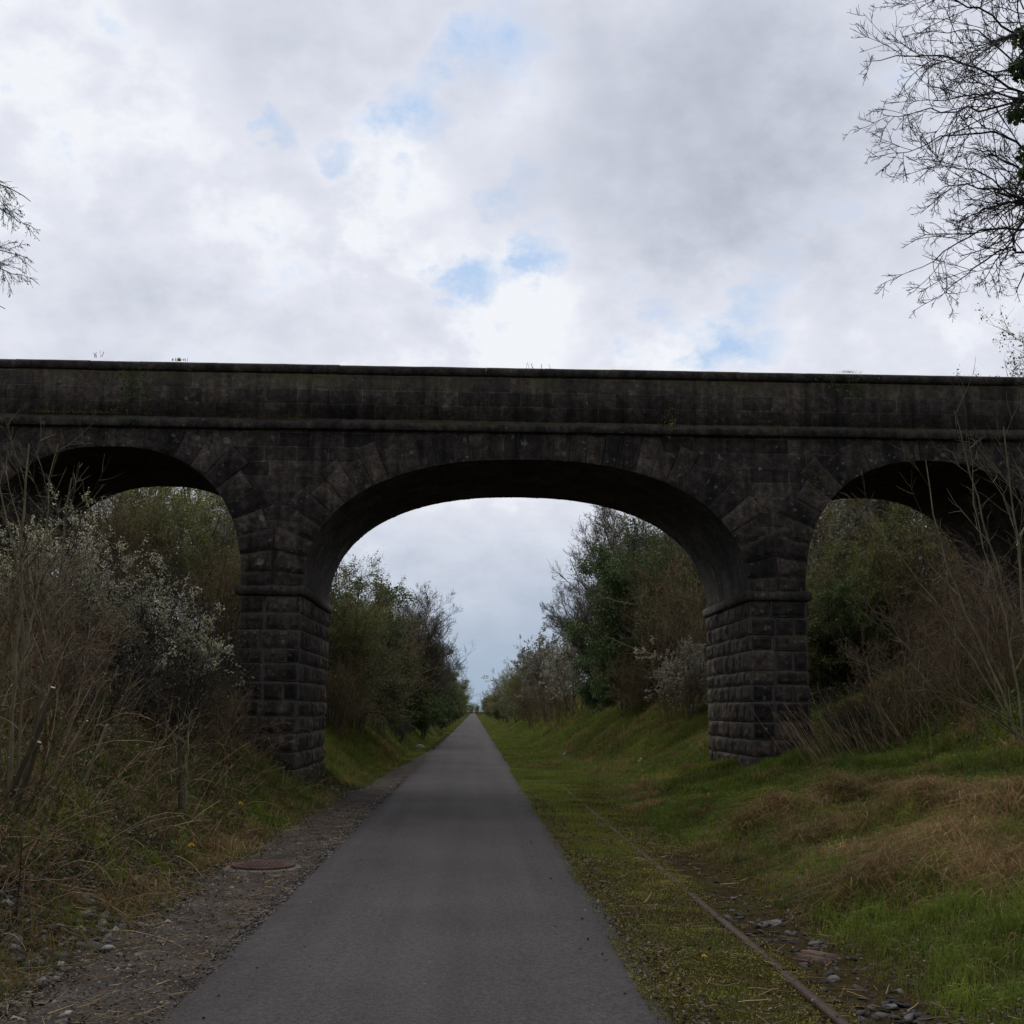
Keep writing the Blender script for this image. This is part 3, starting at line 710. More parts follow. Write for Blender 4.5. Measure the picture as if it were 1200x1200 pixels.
def make_dome(h=8, n=8, ivy=0, lean=.55, mat='bark', ivy_top=.5):
    """several ascending limbs fanning to a rounded bare crown of fine twigs, ivy on the lower limbs"""
    P0, R0 = grow([[0,0,-.3]], [[.03,.02,1]], h*.26, .16, 5, .04, .02, .8)
    az = np.arange(n)*2.4 + rng.uniform(-.4,.4,n); D = np.stack([np.cos(az)*lean, np.sin(az)*lean, np.ones(n)], 1)*1.0; D[:,:2] *= rng.uniform(.15,1.3,(n,1))
    S = P0[0][rng.integers(3, 6, n)]; P, R = grow(S, D, h*rng.uniform(.46,.62,n), .065, 10, .11, .05, .2)
    trunk = [tubes(P0, R0, 8)]; lim = [tubes(P, R, 6)]; al = [P]; Q, QR = P, R
    for kk, lr, ns, rmin in ((15,.5,7,.010),(9,.5,5,.007),(6,.5,4,.0055),(4,.5,3,.0045)):
        S, D, L, rr = kids(Q, QR, kk, .14, 1, 20, 58, lr, .55, rmin); Q, QR = grow(S, D, L, rr, ns, .1, .05, .5)
        tip = (Q[:,-1]-np.array([0,0,h*.58]))/np.array([h*.40,h*.40,h*.42]); ok = (tip**2).sum(1) < 1.0; Q, QR = Q[ok], QR[ok]
        lim.append(tubes(Q, QR, 3)); al.append(Q)
    parts = [pm('trunk', trunk, M[mat]), pm('crown', lim, M[mat])]
    if ivy:
        c = np.concatenate([along(P0, 120, .15), along(P, 700, .08), along(al[1], 300, .05)]); c = c[c[:,2] < h*ivy_top*rng.uniform(.6,1.25,len(c))]
        kx = rng.integers(0, len(c), ivy); pos = c[kx] + norm(rng.normal(0,1,(ivy,3)))*(rng.uniform(0,1,ivy)**.45)[:,None]*rng.uniform(.1,.42,len(c))[kx][:,None]
        pos = pos[pos[:,2] > -.1]; parts.append(pm('ivy', [leaves(pos, rng.uniform(.04,.09,len(pos)), None, .4)], M['ivy']))
    return parts
proto('ivytree', make_dome(8, 7, 60000, .45, 'bark', .75)); proto('ivytree', make_dome(8, 8, 50000, .5, 'bark', .62))
proto('tree', make_dome(8, 10, 9000, .7, 'bark', .5)); proto('tree', make_dome(8.5, 8, 14000, .5, 'bark', .42))
CNT = {}
def place(kind, name, x, y, s, label, cat, group=None, rot=None, v=None, sz=None, z=None):
    L = PROTO[kind]; i = CNT.get(kind, 0) if v is None else v; CNT[kind] = CNT.get(kind, 0)+1
    parts = L[i % len(L)]
    zz = gz(x, y) if z is None else z
    e = empty(name, (x, y, zz), label, cat, group, rng.uniform(0, 2*PI) if rot is None else rot, (s, s, s*(sz or 1)))
    for n, me in parts: link(n, me, e)
    return e

# ---- trees and shrubs beyond the bridge, left side
place('hawthorn','hawthorn',-4.15,33,1.02,'tall leafing hawthorn just beyond the left pier of the main arch','bush',v=1)
place('darkthorn','hawthorn',-3.9,36.5,1.05,'dark green thorn bush pressed against the tall leafing hawthorn','bush')
place('scrub','bare_shrub',-3.7,31.5,.62,'thin brown bare shrub in front of the tall leafing hawthorn on the left','shrub',v=0)
place('ivybush','evergreen_bush',-4.2,39,1.28,'dark evergreen bush behind the leafing hawthorn on the left bank','bush',v=0)
place('scrub','bare_shrub',-3.9,45,1.2,'tall brown twiggy shrub between the dark evergreen bush and the bare tree','bush',v=1)
place('scrub','bare_shrub',-3.6,43,.85,'brown bare undergrowth at the foot of the tall brown twiggy shrub','shrub',v=1)
place('ivybush','evergreen_bush',-3.9,52,1.25,'very dark bush filling the left bank under the bare rounded tree','bush',v=1)
place('tree','bare_tree',-3.1,57,1.0,'bare rounded tree rising over the left hedge through the main arch','tree',v=0)
place('ivybush','evergreen_bush',-3.0,62,1.3,'dark ivy covered bush at the foot of the bare rounded tree','bush',v=0)
place('ivytree','ivy_clad_tree',-2.95,69,.84,'ivy clad tree leaning over the left path edge in the distance','tree',v=1)
place('thicket','low_shrub',-2.95,47,.55,'low dense brown shrub on the left grass slope near the path','shrub',v=0)
for i, (y, x, k, s) in enumerate([(77,-3.4,'ivybush',1.35),(88,-3.1,'ivytree',.75),(98,-3.1,'ivybush',1.3),(112,-3.0,'ivybush',1.3),(128,-3.0,'hawthorn',1.2),(144,-3.0,'ivybush',1.3),
                                  (164,-3.0,'ivybush',1.3),(188,-3.1,'hawthorn',1.2),(220,-3.1,'ivybush',1.3),(262,-3.2,'hawthorn',1.3),(318,-3.3,'ivybush',1.4)]):
    nm = {'ivybush':'evergreen_bush','ivytree':'ivy_clad_tree','hawthorn':'hawthorn'}[k]
    place(k, nm, x, y, s, 'far dark hedge plant lining the left edge of the distant path','bush','far hedge along the left of the path')
# ---- right side beyond the bridge
place('ivytree','ivy_clad_tree',6.9,46,.92,'large ivy smothered tree on the right bank seen through the main arch','tree',v=0)
place('ivybush','evergreen_bush',6.0,43.5,1.45,'dark ivy heap at the foot of the large smothered tree','bush',v=1)
place('ivybush','evergreen_bush',7.2,42,1.65,'tall dark evergreen bush right of the large smothered tree','bush',v=0)
place('tree','bare_tree',7.0,51,1.22,'tall bare branching tree left of the ivy smothered tree under the arch','tree',v=0)
place('tree','bare_tree',6.0,56,.90,'smaller pale bare tree leaning out left of the tall bare tree','tree',v=1)
place('scrub','bare_shrub',6.5,34.5,1.15,'tall brown bare shrub just beyond the right pier inside the main arch','shrub',v=1)
place('darkthorn','hawthorn',6.9,38,1.18,'dark olive hawthorn high behind the tall brown shrub by the right pier','bush',v=0)
place('blossom','blackthorn',5.9,33,.62,'thin pale flowering blackthorn low beside the right pier','shrub',v=0)
place('scrub','bare_shrub',5.4,40,.62,'small grey brown shrub at the foot of the dark ivy heap','shrub',v=0)
place('ivybush','evergreen_bush',5.6,50,1.1,'rounded dark bush between the ivy heap and the flowering row','bush',v=0)
place('blossom','blackthorn',5.3,59,1.2,'pale flowering blackthorn nearest of the flowering row on the right','shrub',v=1)
place('scrub','bare_shrub',4.4,62,.75,'dark brown bramble mound at the foot of the flowering row','shrub',v=0)
place('blossom','blackthorn',4.9,70,1.3,'broad pale flowering blackthorn in the middle of the flowering row','shrub',v=0)
place('scrub','bare_shrub',4.0,78,.9,'dark brown thicket pushing out from the flowering row towards the path','shrub',v=1)
place('blossom','blackthorn',4.7,84,1.3,'greenish flowering blackthorn farthest of the flowering row','shrub',v=1)
place('tree','bare_tree',5.3,98,.66,'small thin bare tree standing above the flowering hedge','tree',v=1)
place('hawthorn','hawthorn',4.6,97,1.1,'green hawthorn beneath the small thin bare tree','bush',v=1)
place('ivybush','evergreen_bush',5.6,90,1.25,'dark bush behind the far end of the flowering row','bush',v=1)
for i, (y, x, k, s) in enumerate([(108,4.3,'hawthorn',1.1),(118,4.2,'blossom',1.3),(130,4.1,'scrub',1.2),(142,4.0,'hawthorn',1.1),(158,3.9,'ivybush',1.1),(176,3.8,'hawthorn',1.1),
                                  (200,3.9,'scrub',1.1),(228,3.8,'hawthorn',1.0),(262,3.8,'ivybush',1.1),(305,3.8,'hawthorn',1.2)]):
    nm = {'ivybush':'evergreen_bush','blossom':'blackthorn','hawthorn':'hawthorn','scrub':'bare_shrub'}[k]
    place(k, nm, x, y, s, 'far grey green hedge plant lining the right side of the distant path','bush','far hedge along the right of the path')
for x, y in ((-7,640),(-1.2,660),(6,650),(14,690),(-16,700),(2.0,720)):
    place('hawthorn','hawthorn',x,y,1.3,'tiny dark tree closing the view where the path meets the sky','tree','trees at the vanishing point')
# ---- seen through the left arch
place('hawthorn','hawthorn',-8.4,32,.95,'mossy green tall bush filling the middle of the left arch','bush',v=1)
place('scrub','bare_shrub',-6.3,28.6,.9,'brown bare shrub behind the left pier inside the left arch','shrub',v=0)
place('blossom','blackthorn',-7.2,33.5,1.35,'pale old flowering blackthorn at the top right of the left arch','shrub',v=0)
place('hawthorn','hawthorn',-6.0,31,.72,'leafy green bush low behind the left pier inside the left arch','bush',v=0)
place('scrub','bare_shrub',-9.9,31,1.1,'olive brown shrub at the left side of the left arch','shrub',v=1)
place('scrub','bare_shrub',-8.4,28.3,.8,'brown twiggy shrub low on the bank inside the left arch','shrub',v=1)
place('hawthorn','hawthorn',-8.6,41,1.5,'tall olive bush in the background of the left arch','bush',v=0)
place('hawthorn','hawthorn',-11.6,37,1.3,'tall green bush behind the left flank of the left arch','bush',v=1)
# ---- seen through the right arch
place('blossom','blackthorn',9.6,33,1.35,'grey white flowering blackthorn filling the top of the right arch','shrub',v=1)
place('blossom','blackthorn',11.8,33,1.4,'second flowering blackthorn half hidden by the right arch side','shrub',v=0)
place('ivytree','ivy_clad_tree',8.9,40,.78,'dark ivy topped tree against the sky gap in the right arch','tree',v=1)
place('hawthorn','hawthorn',7.7,29.5,.74,'bright mid green bush low in the right arch beside the pier','bush',v=1)
place('ivybush','evergreen_bush',9.0,29.2,.70,'leafy dark green bush low in the middle of the right arch','bush',v=0)
place('hawthorn','hawthorn',9.9,29.8,.75,'green leafing shrub between dark bush and flowering blackthorn in the right arch','shrub',v=0)
place('scrub','bare_shrub',10.9,27.4,.65,'brown tangled shrub under the right flank of the right arch','shrub',v=1)
place('hawthorn','hawthorn',11.2,31,.75,'small olive bush on the bank ridge in the right arch','bush',v=1)
place('hawthorn','hawthorn',10.2,35.5,1.0,'olive bush right behind the grey white blackthorn in the right arch','bush',v=0)
place('darkthorn','hawthorn',13.4,31.5,.85,'dark thorn bush on the ridge at the outer end of the right arch','bush')
place('darkthorn','hawthorn',14.6,33,.95,'dark thorn bush half hidden beyond the outer end of the right arch','bush')
place('hawthorn','hawthorn',12.6,32.5,1.0,'green bush on the ridge behind the right arch flank','bush',v=0)
place('scrub','bare_shrub',8.6,31,.9,'pale brown shrub behind the mid green bush in the right arch','shrub',v=1)
place('scrub','bare_shrub',11.8,29.2,1.1,'tall brown shrub on the bank top behind the right arch flank','shrub',v=0)
place('hawthorn','hawthorn',13.0,38,1.4,'olive bush behind the right arch flank','bush',v=1)
place('hawthorn','hawthorn',10.6,42,1.35,'tall olive bush farthest back in the right arch','bush',v=0)
# ---- top of the bridge, right
place('darkthorn','hawthorn',16.2,31,1.48,'dark leafy tree top showing above the parapet at the right edge','tree',v=1,sz=1.1)
# ---- near left bank: bare shrubs
for (px, Y_, s, k, lab) in [(20,19.5,1.0,'thicket','dark twiggy shrub under the outer flank of the left arch'),
        (150,20.0,.95,'thicket','dark twiggy shrub behind the white blossom under the left arch'),
        (235,19.8,.85,'thicket','dark twiggy shrub between the white blossom and the left pier'),
        (75,16.0,.85,'bare','brown bare shrub left of the white blossom on the left bank'),
        (200,17.0,.62,'thicket','low dark shrub in front of the right half of the white blossom'),
        (120,14.3,.60,'thicket','low dark twiggy shrub in front of the left half of the white blossom'),
        (55,12.6,.75,'bare','brown bare shrub behind the coppiced sapling at the left edge'),
        (262,18.6,.50,'bare','small brown bare shrub close to the left pier foot')]:
    x = (px-555)/1360*Y_
    place(k, 'bare_shrub', x, Y_, s, lab, 'shrub')
for (px, Y_, s, lab) in [(1050,19.6,.80,'brown twiggy shrub right of the dry stalks by the right pier'),(1130,18.6,.8,'brown tangled shrub on the right bank under the right arch'),
        (1195,17.5,.85,'brown tangled shrub at the right edge behind the bare saplings'),(1000,20.6,.55,'small dark twiggy shrub close behind the dry stalks')]:
    x = (px-555)/1360*Y_
    place('thicket' if px in (1000,) else 'bare', 'bare_shrub', x, Y_, s, lab, 'shrub')

def one_off(name, x, y, label, cat, parts, group=None, z=None):
    e = empty(name, (x, y, gz(x, y) if z is None else z), label, cat, group)
    for n, me in parts: link(n, me, e)
    return e
# white blackthorn in flower, the two near bushes
one_off('blackthorn', -5.75, 17.0, 'white flowering blackthorn with a tall spike before the left arch', 'shrub', make_blossom(2.3, 16, 9500))
one_off('blackthorn', -5.2, 17.6, 'white flowering blackthorn in the middle of the three before the left arch', 'shrub', make_blossom(2.1, 14, 9500))
one_off('blackthorn', -4.65, 17.9, 'lower white flowering blackthorn spreading towards the left pier', 'shrub', make_blossom(1.9, 13, 8000))
# coppiced sapling at the left edge: several tall rods and sawn stumps
def rods(specs, mat, lv, tip=None):
    """specs: list of pixel polylines with depth: [(px,py,Y),...], radius"""
    out, Ps = [], []
    for pts, r in specs:
        Q = np.array([at(*p) for p in pts]); n = 12
        s = np.concatenate([[0], np.cumsum(np.linalg.norm(np.diff(Q, axis=0), axis=1))]); u = np.linspace(0, s[-1], n)
        Q = np.stack([np.interp(u, s, Q[:,k]) for k in range(3)], 1)
        for _ in range(2): Q[1:-1] = .25*Q[:-2]+.5*Q[1:-1]+.25*Q[2:]
        Q[1:-1] += rng.normal(0, .012, (n-2, 3)); Ps.append((Q, r*np.linspace(1, .3, n)))
    P = np.array([p for p,_ in Ps]); R = np.array([r for _,r in Ps])
    ch = [tubes(P, R, 6)]; al = [(P, R)]
    for (k, t0, a0, a1, lr, wig, up, ns) in lv:
        S, D, L, r = kids(P, R, k, t0, 1, a0, a1, lr, .5, .003); P, R = grow(S, D, L, r, ns, wig, up, .5); ch.append(tubes(P, R, 3)); al.append((P, R))
    return ch, al
def root_from_pixels(px, py):
    p = hit(px, py); return p
def place_rods(name, px, py, specs, mat, lv, label, cat='sapling', stubs=None):
    b = hit(px, py); ch, al = rods(specs, mat, lv)
    e = empty(name, tuple(b), label, cat)
    link('stems', mesh_from('stems', ch, M[mat], b), e)
    return e, b
Yl = 10.2
e, b = place_rods('coppiced_sapling', 22, 962, [
    ([(10,965,Yl),(16,850,Yl),(22,700,Yl-.1),(30,600,Yl-.2),(34,520,Yl-.3)], .022),
    ([(18,968,Yl),(40,850,Yl+.1),(62,740,Yl+.1),(75,640,Yl+.1),(84,560,Yl+.2)], .018),
    ([(14,966,Yl),(30,800,Yl+.2),(25,690,Yl+.2),(8,600,Yl+.2),(-8,540,Yl+.2)], .016),
    ([(6,966,Yl),(-2,850,Yl),(4,760,Yl),(30,660,Yl),(70,600,Yl-.1),(100,585,Yl-.2)], .013),
    ([(24,968,Yl),(60,880,Yl-.2),(95,790,Yl-.3),(110,720,Yl-.4)], .011),
    ([(0,966,Yl),(-30,800,Yl),(-40,680,Yl),(-30,560,Yl)], .02),
    ([(8,965,Yl),(12,820,Yl-.2),(48,700,Yl-.3),(50,600,Yl-.3),(68,520,Yl-.3)], .012)], 'bark_pale',
    [(9,.3,25,55,.30,.08,.06,5),(4,.2,25,60,.45,.1,.05,4)], 'tall bare coppiced sapling of several rods at the left edge')
def stub(e, b, pts, r, mat='bark_pale'):
    Q = np.array([at(*p) for p in pts]); P = np.array([Q[0]*(1-t)+Q[-1]*t for t in np.linspace(0,1,6)])[None]; P[:,1:-1] += rng.normal(0,.008,(1,4,3))
    st = link('sawn_stem', mesh_from('sawn_stem', [tubes(P, np.linspace(1,.8,6)[None]*r, 8)], M[mat], b), e)
    T = norm(P[0,-1]-P[0,-2]); u = norm(np.cross(T, [0,0,1.])); w_ = np.cross(T, u); a_ = np.arange(10)*2*PI/10
    c0 = P[0,-1] + T*.004; V = np.concatenate([c0 + r*.78*(np.cos(a_)[:,None]*u+np.sin(a_)[:,None]*w_), c0[None]+T*.004])
    link('cut_face', mesh_from('cut_face', [(V, np.stack([np.arange(10), (np.arange(10)+1)%10, np.full(10,10)],1))], M['cut'], b), st)
stub(e, b, [(14,935,Yl),(62,806,Yl-.2)], .026); stub(e, b, [(20,945,Yl-.1),(46,870,Yl-.3),], .024); stub(e, b, [(50,930,Yl-.4),(102,845,Yl-.6)], .014)
stub(e, b, [(100,915,Yl+.6),(125,850,Yl+.6)], .016)
Yl = 13.6
place_rods('cut_sapling', 213, 945, [([(212,948,Yl),(211,880,Yl),(208,832,Yl)], .026), ([(216,948,Yl),(218,890,Yl),(222,838,Yl)], .02), ([(210,948,Yl),(205,890,Yl),(190,850,Yl)], .01),
    ([(214,948,Yl),(225,890,Yl),(240,860,Yl)], .008)], 'bark_pale', [(7,.2,30,60,.35,.08,.04,4),(3,.2,30,60,.4,.1,.03,3)], 'short upright cut sapling with greenish stems on the left bank')
# bare saplings at the right edge
Yr = 12.5
place_rods('bare_sapling', 1215, 880, [
    ([(1222,890,Yr),(1205,760,Yr),(1192,640,Yr),(1182,570,Yr),(1176,500,Yr)], .019),
    ([(1205,760,Yr),(1165,660,Yr-.1),(1140,560,Yr-.1),(1118,480,Yr-.2)], .014),
    ([(1222,890,Yr),(1232,700,Yr),(1226,560,Yr),(1205,470,Yr)], .02),
    ([(1192,640,Yr),(1215,560,Yr+.1),(1212,470,Yr+.1)], .012)], 'bark_pale', [(10,.25,25,50,.34,.07,.06,5),(4,.2,25,55,.42,.09,.05,4)],
    'taller bare sapling with upswept twigs at the right edge')
Yr = 13.6
place_rods('bare_sapling', 1195, 865, [
    ([(1196,870,Yr),(1165,790,Yr),(1125,700,Yr),(1095,620,Yr),(1085,540,Yr)], .016),
    ([(1180,840,Yr),(1120,740,Yr),(1070,670,Yr),(1015,600,Yr),], .012),
    ([(1190,860,Yr),(1110,790,Yr),(1055,760,Yr),(1010,700,Yr)], .010),
    ([(1200,868,Yr),(1180,720,Yr),(1150,640,Yr),(1140,560,Yr)], .014),
    ([(1205,868,Yr),(1130,820,Yr+.2),(1060,800,Yr+.2),(1000,770,Yr+.3)], .009)], 'bark_pale', [(9,.2,20,50,.32,.07,.05,5),(4,.2,25,55,.42,.09,.04,4)],
    'bare sapling leaning left with long thin branches before the right arch')

n = 1150; y_ = 7.5 + 14*rng.uniform(0,1,n)**1.1; x_ = -3.05 - rng.uniform(0,1,n)**1.05*np.clip(y_*.30,1.5,5.5)
S = np.stack([x_, y_, terrain(x_, y_)-.05], 1); D = np.stack([rng.normal(.18,.5,n), rng.normal(-.1,.4,n), np.ones(n)], 1); L = rng.uniform(.25,1.25,n)*np.clip((-x_-2.4)/1.3,.35,1.1)
P, R = grow(S, D, L, .0055, 6, .06, -.06, .45); S2, D2, L2, r2 = kids(P, R, 3, .3, 1, 20, 55, .32, .6, .003); P2, R2 = grow(S2, D2, L2, r2, 3, .06, 0, .5)
lv_ = np.concatenate([along(P, 5000, .02, .2), along(P2, 6000, .02)])
tago(link('bank_undergrowth', mesh_from('bank_undergrowth', [tubes(P, R, 3), tubes(P2, R2, 3)], M['stick'])), 'tan dry stems and canes standing over the left bank', 'undergrowth', kind='stuff')
tago(link('bramble_leaves', mesh_from('bramble_leaves', [leaves(lv_, rng.uniform(.015,.04,len(lv_)))], M['bramble'])), 'small bramble leaves among the dry stems on the left bank', 'brambles', kind='stuff')

# ---- overhanging ash tree, top right (trunk outside the frame)
bx, by = 7.75, 14.2; bz = gz(bx, by); B0 = np.array([bx, by, bz])
def poly(pts, n=14, jit=.02):
    Q = np.array(pts, float); s = np.concatenate([[0], np.cumsum(np.linalg.norm(np.diff(Q, axis=0), axis=1))]); u = np.linspace(0, s[-1], n)
    Q = np.stack([np.interp(u, s, Q[:,k]) for k in range(3)], 1)
    for _ in range(2): Q[1:-1] = .25*Q[:-2]+.5*Q[1:-1]+.25*Q[2:]
    Q[1:-1] += rng.normal(0, jit, (n-2, 3)); return Q
tr = poly([B0-[0,0,.3], B0+[.05,.05,2.5], at(1232,330,14.2), at(1218,120,14.2), at(1206,-60,14.2), at(1195,-300,14.3), at(1190,-480,14.3)], 14, .02)
TP = tr[None]; TR = .17*np.linspace(1, .3, 14)[None]
limbs = [[(1216,120,14.2),(1160,88,14.0),(1090,60,13.8),(1012,72,13.6)], [(1216,100,14.2),(1170,130,14.3),(1100,128,14.2),(1035,135,14.1)],
         [(1220,190,14.2),(1170,150,13.9),(1110,160,13.7),(1050,180,13.6)], [(1224,240,14.2),(1170,225,14.4),(1110,215,14.5),(1085,228,14.6)],
         [(1226,270,14.2),(1170,262,14.0),(1110,290,13.8),(1066,318,13.6)], [(1228,300,14.2),(1180,290,13.9),(1130,320,13.8),(1100,350,13.7)],
         [(1214,60,14.2),(1150,10,13.8),(1090,-10,13.7),(1056,8,13.6)], [(1210,10,14.2),(1140,-50,14.2),(1080,-80,14.2)], [(1226,255,14.2),(1190,230,13.4),(1130,190,13.0),(1090,190,12.9)],
         [(1224,220,14.2),(1195,265,14.6),(1165,310,14.8),(1150,335,14.9)], [(1216,110,14.2),(1180,60,14.6),(1130,30,14.8),(1075,40,15)],
         [(1218,150,14.2),(1260,100,14.2),(1330,60,14.2)], [(1224,240,14.2),(1280,220,13.9),(1360,200,13.6)], [(1212,20,14.2),(1270,-80,14.5),(1330,-140,14.7)], [(1222,200,14.2),(1200,220,15.2),(1190,180,16.2)]]
for i_ in range(9):
    y0_ = rng.uniform(-40, 310); yq_ = y0_+rng.uniform(-60, 45); xe_ = rng.uniform(1085, 1185); dY_ = rng.uniform(-1.6, 1.6)
    limbs.append([(1222,y0_,14.2),(1222*.6+xe_*.4,(y0_+yq_)/2-12,14.2+dY_*.4),(xe_,min(yq_,325),14.2+dY_)])
LP = np.array([poly([at(*p) for p in l], 12, .025) for l in limbs]); LR = .019*np.ones((len(limbs),1))*np.linspace(1, .2, 12)[None]
ch = [tubes(LP, LR, 6)]; P, R = LP, LR
for (k, t0, a0, a1, lr, wig, up, ns, rr, rm) in ((12,.10,25,55,.36,.09,-.02,7,.55,.0045),(6,.12,25,55,.42,.10,.04,5,.65,.0036),(4,.12,28,60,.45,.10,.12,4,.8,.0032)):
    S, D, L, r = kids(P, R, k, t0, 1, a0, a1, lr, rr, rm); P, R = grow(S, D, L, r, ns, wig, up, .75); ch.append(tubes(P, R, 4 if k > 5 else 3))
e = empty('ash_tree', tuple(B0), 'tall bare ash tree overhanging the top right corner with ivy on its trunk', 'tree')
link('trunk', mesh_from('trunk', [tubes(TP, TR, 9)], M['bark_dark'], B0), e)
link('crown', mesh_from('crown', ch, M['bark_dark'], B0), e)
def clump(c, rad, n): return np.array(c) + norm(rng.normal(0,1,(n,3)))*(rng.uniform(0,1,n)**.5)[:,None]*np.array(rad)
iv = [clump(at(x,y,14.1), (r,r,r*.9), n) for x,y,r,n in ((1204,45,.20,260),(1200,80,.20,260),(1206,120,.22,260),(1192,135,.14,120),(1212,180,.22,260),(1200,205,.13,110),(1218,240,.22,300),(1226,300,.2,300),(1238,400,.25,400),(1250,520,.3,500))]
link('ivy', mesh_from('ivy', [leaves(np.concatenate(iv), rng.uniform(.05,.11,sum(map(len,iv))))], M['ivy'], B0), e)

# ---- drooping birch at the left edge (trunk outside the frame)
bx, by = -9.0, 16.5; bz = gz(bx, by); B0 = np.array([bx, by, bz])
tr = poly([B0-[0,0,.3], B0+[.05,0,2.5], at(-115,330,16.5), at(-95,200,16.5), at(-80,60,16.5), at(-60,-60,16.5)], 14, .02)
TP = tr[None]; TR = .13*np.linspace(1, .2, 14)[None]
limbs = [[(-95,230,16.5),(-40,205,16.4),(6,215,16.3),(36,236,16.2)], [(-100,260,16.5),(-50,235,16.3),(-3,239,16.2),(24,262,16.1)], [(-105,300,16.5),(-55,300,16.4),(-8,315,16.3),(26,322,16.2)],
         [(-100,280,16.5),(-60,270,16.6),(-8,290,16.7),(32,302,16.7)], [(-95,220,16.5),(-50,190,16.9),(-20,205,17.2),(8,245,17.3)], [(-105,320,16.5),(-60,330,16.2),(-15,345,16.0),(6,362,15.9)],
         [(-95,200,16.5),(-140,170,16.5),(-200,170,16.4)], [(-100,250,16.5),(-150,240,16.8),(-210,260,17)]]
LP = np.array([poly([at(*p) for p in l], 10, .02) for l in limbs]); LR = .02*np.ones((len(limbs),1))*np.linspace(1, .25, 10)[None]
ch = [tubes(LP, LR, 5)]; P, R = LP, LR; al = []
for (k, t0, a0, a1, lr, wig, up, ns) in ((13,.15,25,60,.28,.1,-.12,7),(6,.15,25,60,.5,.1,-.15,5)):
    S, D, L, r = kids(P, R, k, t0, 1, a0, a1, lr, .6, .0035); P, R = grow(S, D, L, r, ns, wig, up, .7); ch.append(tubes(P, R, 3)); al.append(P)
e = empty('birch_tree', tuple(B0), 'drooping birch with budding twigs at the left edge above the parapet', 'tree')
link('trunk', mesh_from('trunk', [tubes(TP, TR, 9)], M['bark_dark'], B0), e)
link('crown', mesh_from('crown', ch, M['bark_dark'], B0), e)
pos = np.concatenate([along(al[0], 1200, .012), along(al[1], 3200, .012)])
link('buds', mesh_from('buds', [leaves(pos, rng.uniform(.012,.028,len(pos)))], M['ivy'], B0), e)

# ---- dry leaning stalks at the foot of the right pier
n = 210; u_ = rng.uniform(0,1,n); x_ = 5.45+3.1*u_**1.15; y_ = rng.uniform(18.9,21.6,n) - .7*u_
S = np.stack([x_+.3, y_, terrain(x_+.3, y_)-.06], 1); D = np.stack([-.62+.42*u_+rng.normal(0,.2,n), rng.normal(0,.18,n), np.ones(n)], 1); L = rng.uniform(.45,1.3,n)
P, R = grow(S, D, L, .0062, 6, .03, -.02, .45)
S2, D2, L2, r2 = kids(P[:110], R[:110], 2, .4, 1, 20, 45, .3, .6, .003); P2, R2 = grow(S2, D2, L2, r2, 3, .05, 0, .5)
tago(link('dry_stalks', mesh_from('dry_stalks', [tubes(P, R, 3, rng.uniform(.55,1,len(P))), tubes(P2, R2, 3)], M['stick'])), 'pale dry stalks leaning left at the foot of the right pier', 'dry stalks', kind='stuff')
n = 420; x_ = rng.uniform(6.6,10.8,n); y_ = rng.uniform(15.5,21,n)
S = np.stack([x_, y_, terrain(x_, y_)-.05], 1); D = np.stack([rng.normal(-.35,.45,n), rng.normal(0,.3,n), np.ones(n)], 1); L = rng.uniform(.4,1.5,n)*np.clip((x_-5.5)/2.5,.5,1)
P, R = grow(S, D, L, .0045, 6, .05, -.03, .45); S2, D2, L2, r2 = kids(P, R, 3, .3, 1, 20, 50, .3, .6, .0025); P2, R2 = grow(S2, D2, L2, r2, 3, .05, 0, .5)
tago(link('undergrowth', mesh_from('undergrowth', [tubes(P, R, 3), tubes(P2, R2, 3)], M['stick'])), 'tangle of dry brown stems on the right bank below the right arch', 'undergrowth', kind='stuff')

# ------------------------------------------------------------------ ground cover
def scatter(n, x0, x1, y0, y1, pw=1.0):
    """more points near the camera"""
    y = y0 + (y1-y0)*rng.uniform(0,1,n)**pw; x = rng.uniform(x0, x1, n)
    P = np.stack([x, y, terrain(x, y)], 1)
    q_ = project(P); ok = (q_[:,0] > -120) & (q_[:,0] < 1320) & (q_[:,1] < 1330)
    return P[ok]
def inpier(P):
    m = np.zeros(len(P), bool)
    for x0, x1 in PIERS: m |= (P[:,0] > x0-.05) & (P[:,0] < x1+.05) & (P[:,1] > BY0-.05) & (P[:,1] < BY1+.05)
    return m
ch = []
# right verge and bank, near
P = scatter(360000, 1.03, 9.5, 5.6, 34, 1.5); P = P[~inpier(P)]
x, y = P[:,0], P[:,1]; bank = np.clip((x-2.5)/.6, 0, 1)
dead = fbm(x*.8+3, y*.8, 61, 3) + .30*(fbm(x*4, y*4, 62, 2)-.5)
md = np.zeros(len(x))
for (mx, my, mh, mr) in MOUNDS: md = np.maximum(md, np.exp(-(((x-mx)**2+(y-my)**2)/(mr*1.25)**2)))
moss = (1-bank)*np.clip((fbm(x*1.5, y*.8, 64, 2)-.38)*4, 0, 1)*np.clip((16-y)/6, .15, 1)
rail_bare = (np.abs(x-2.25) < .28) & (y < 14)
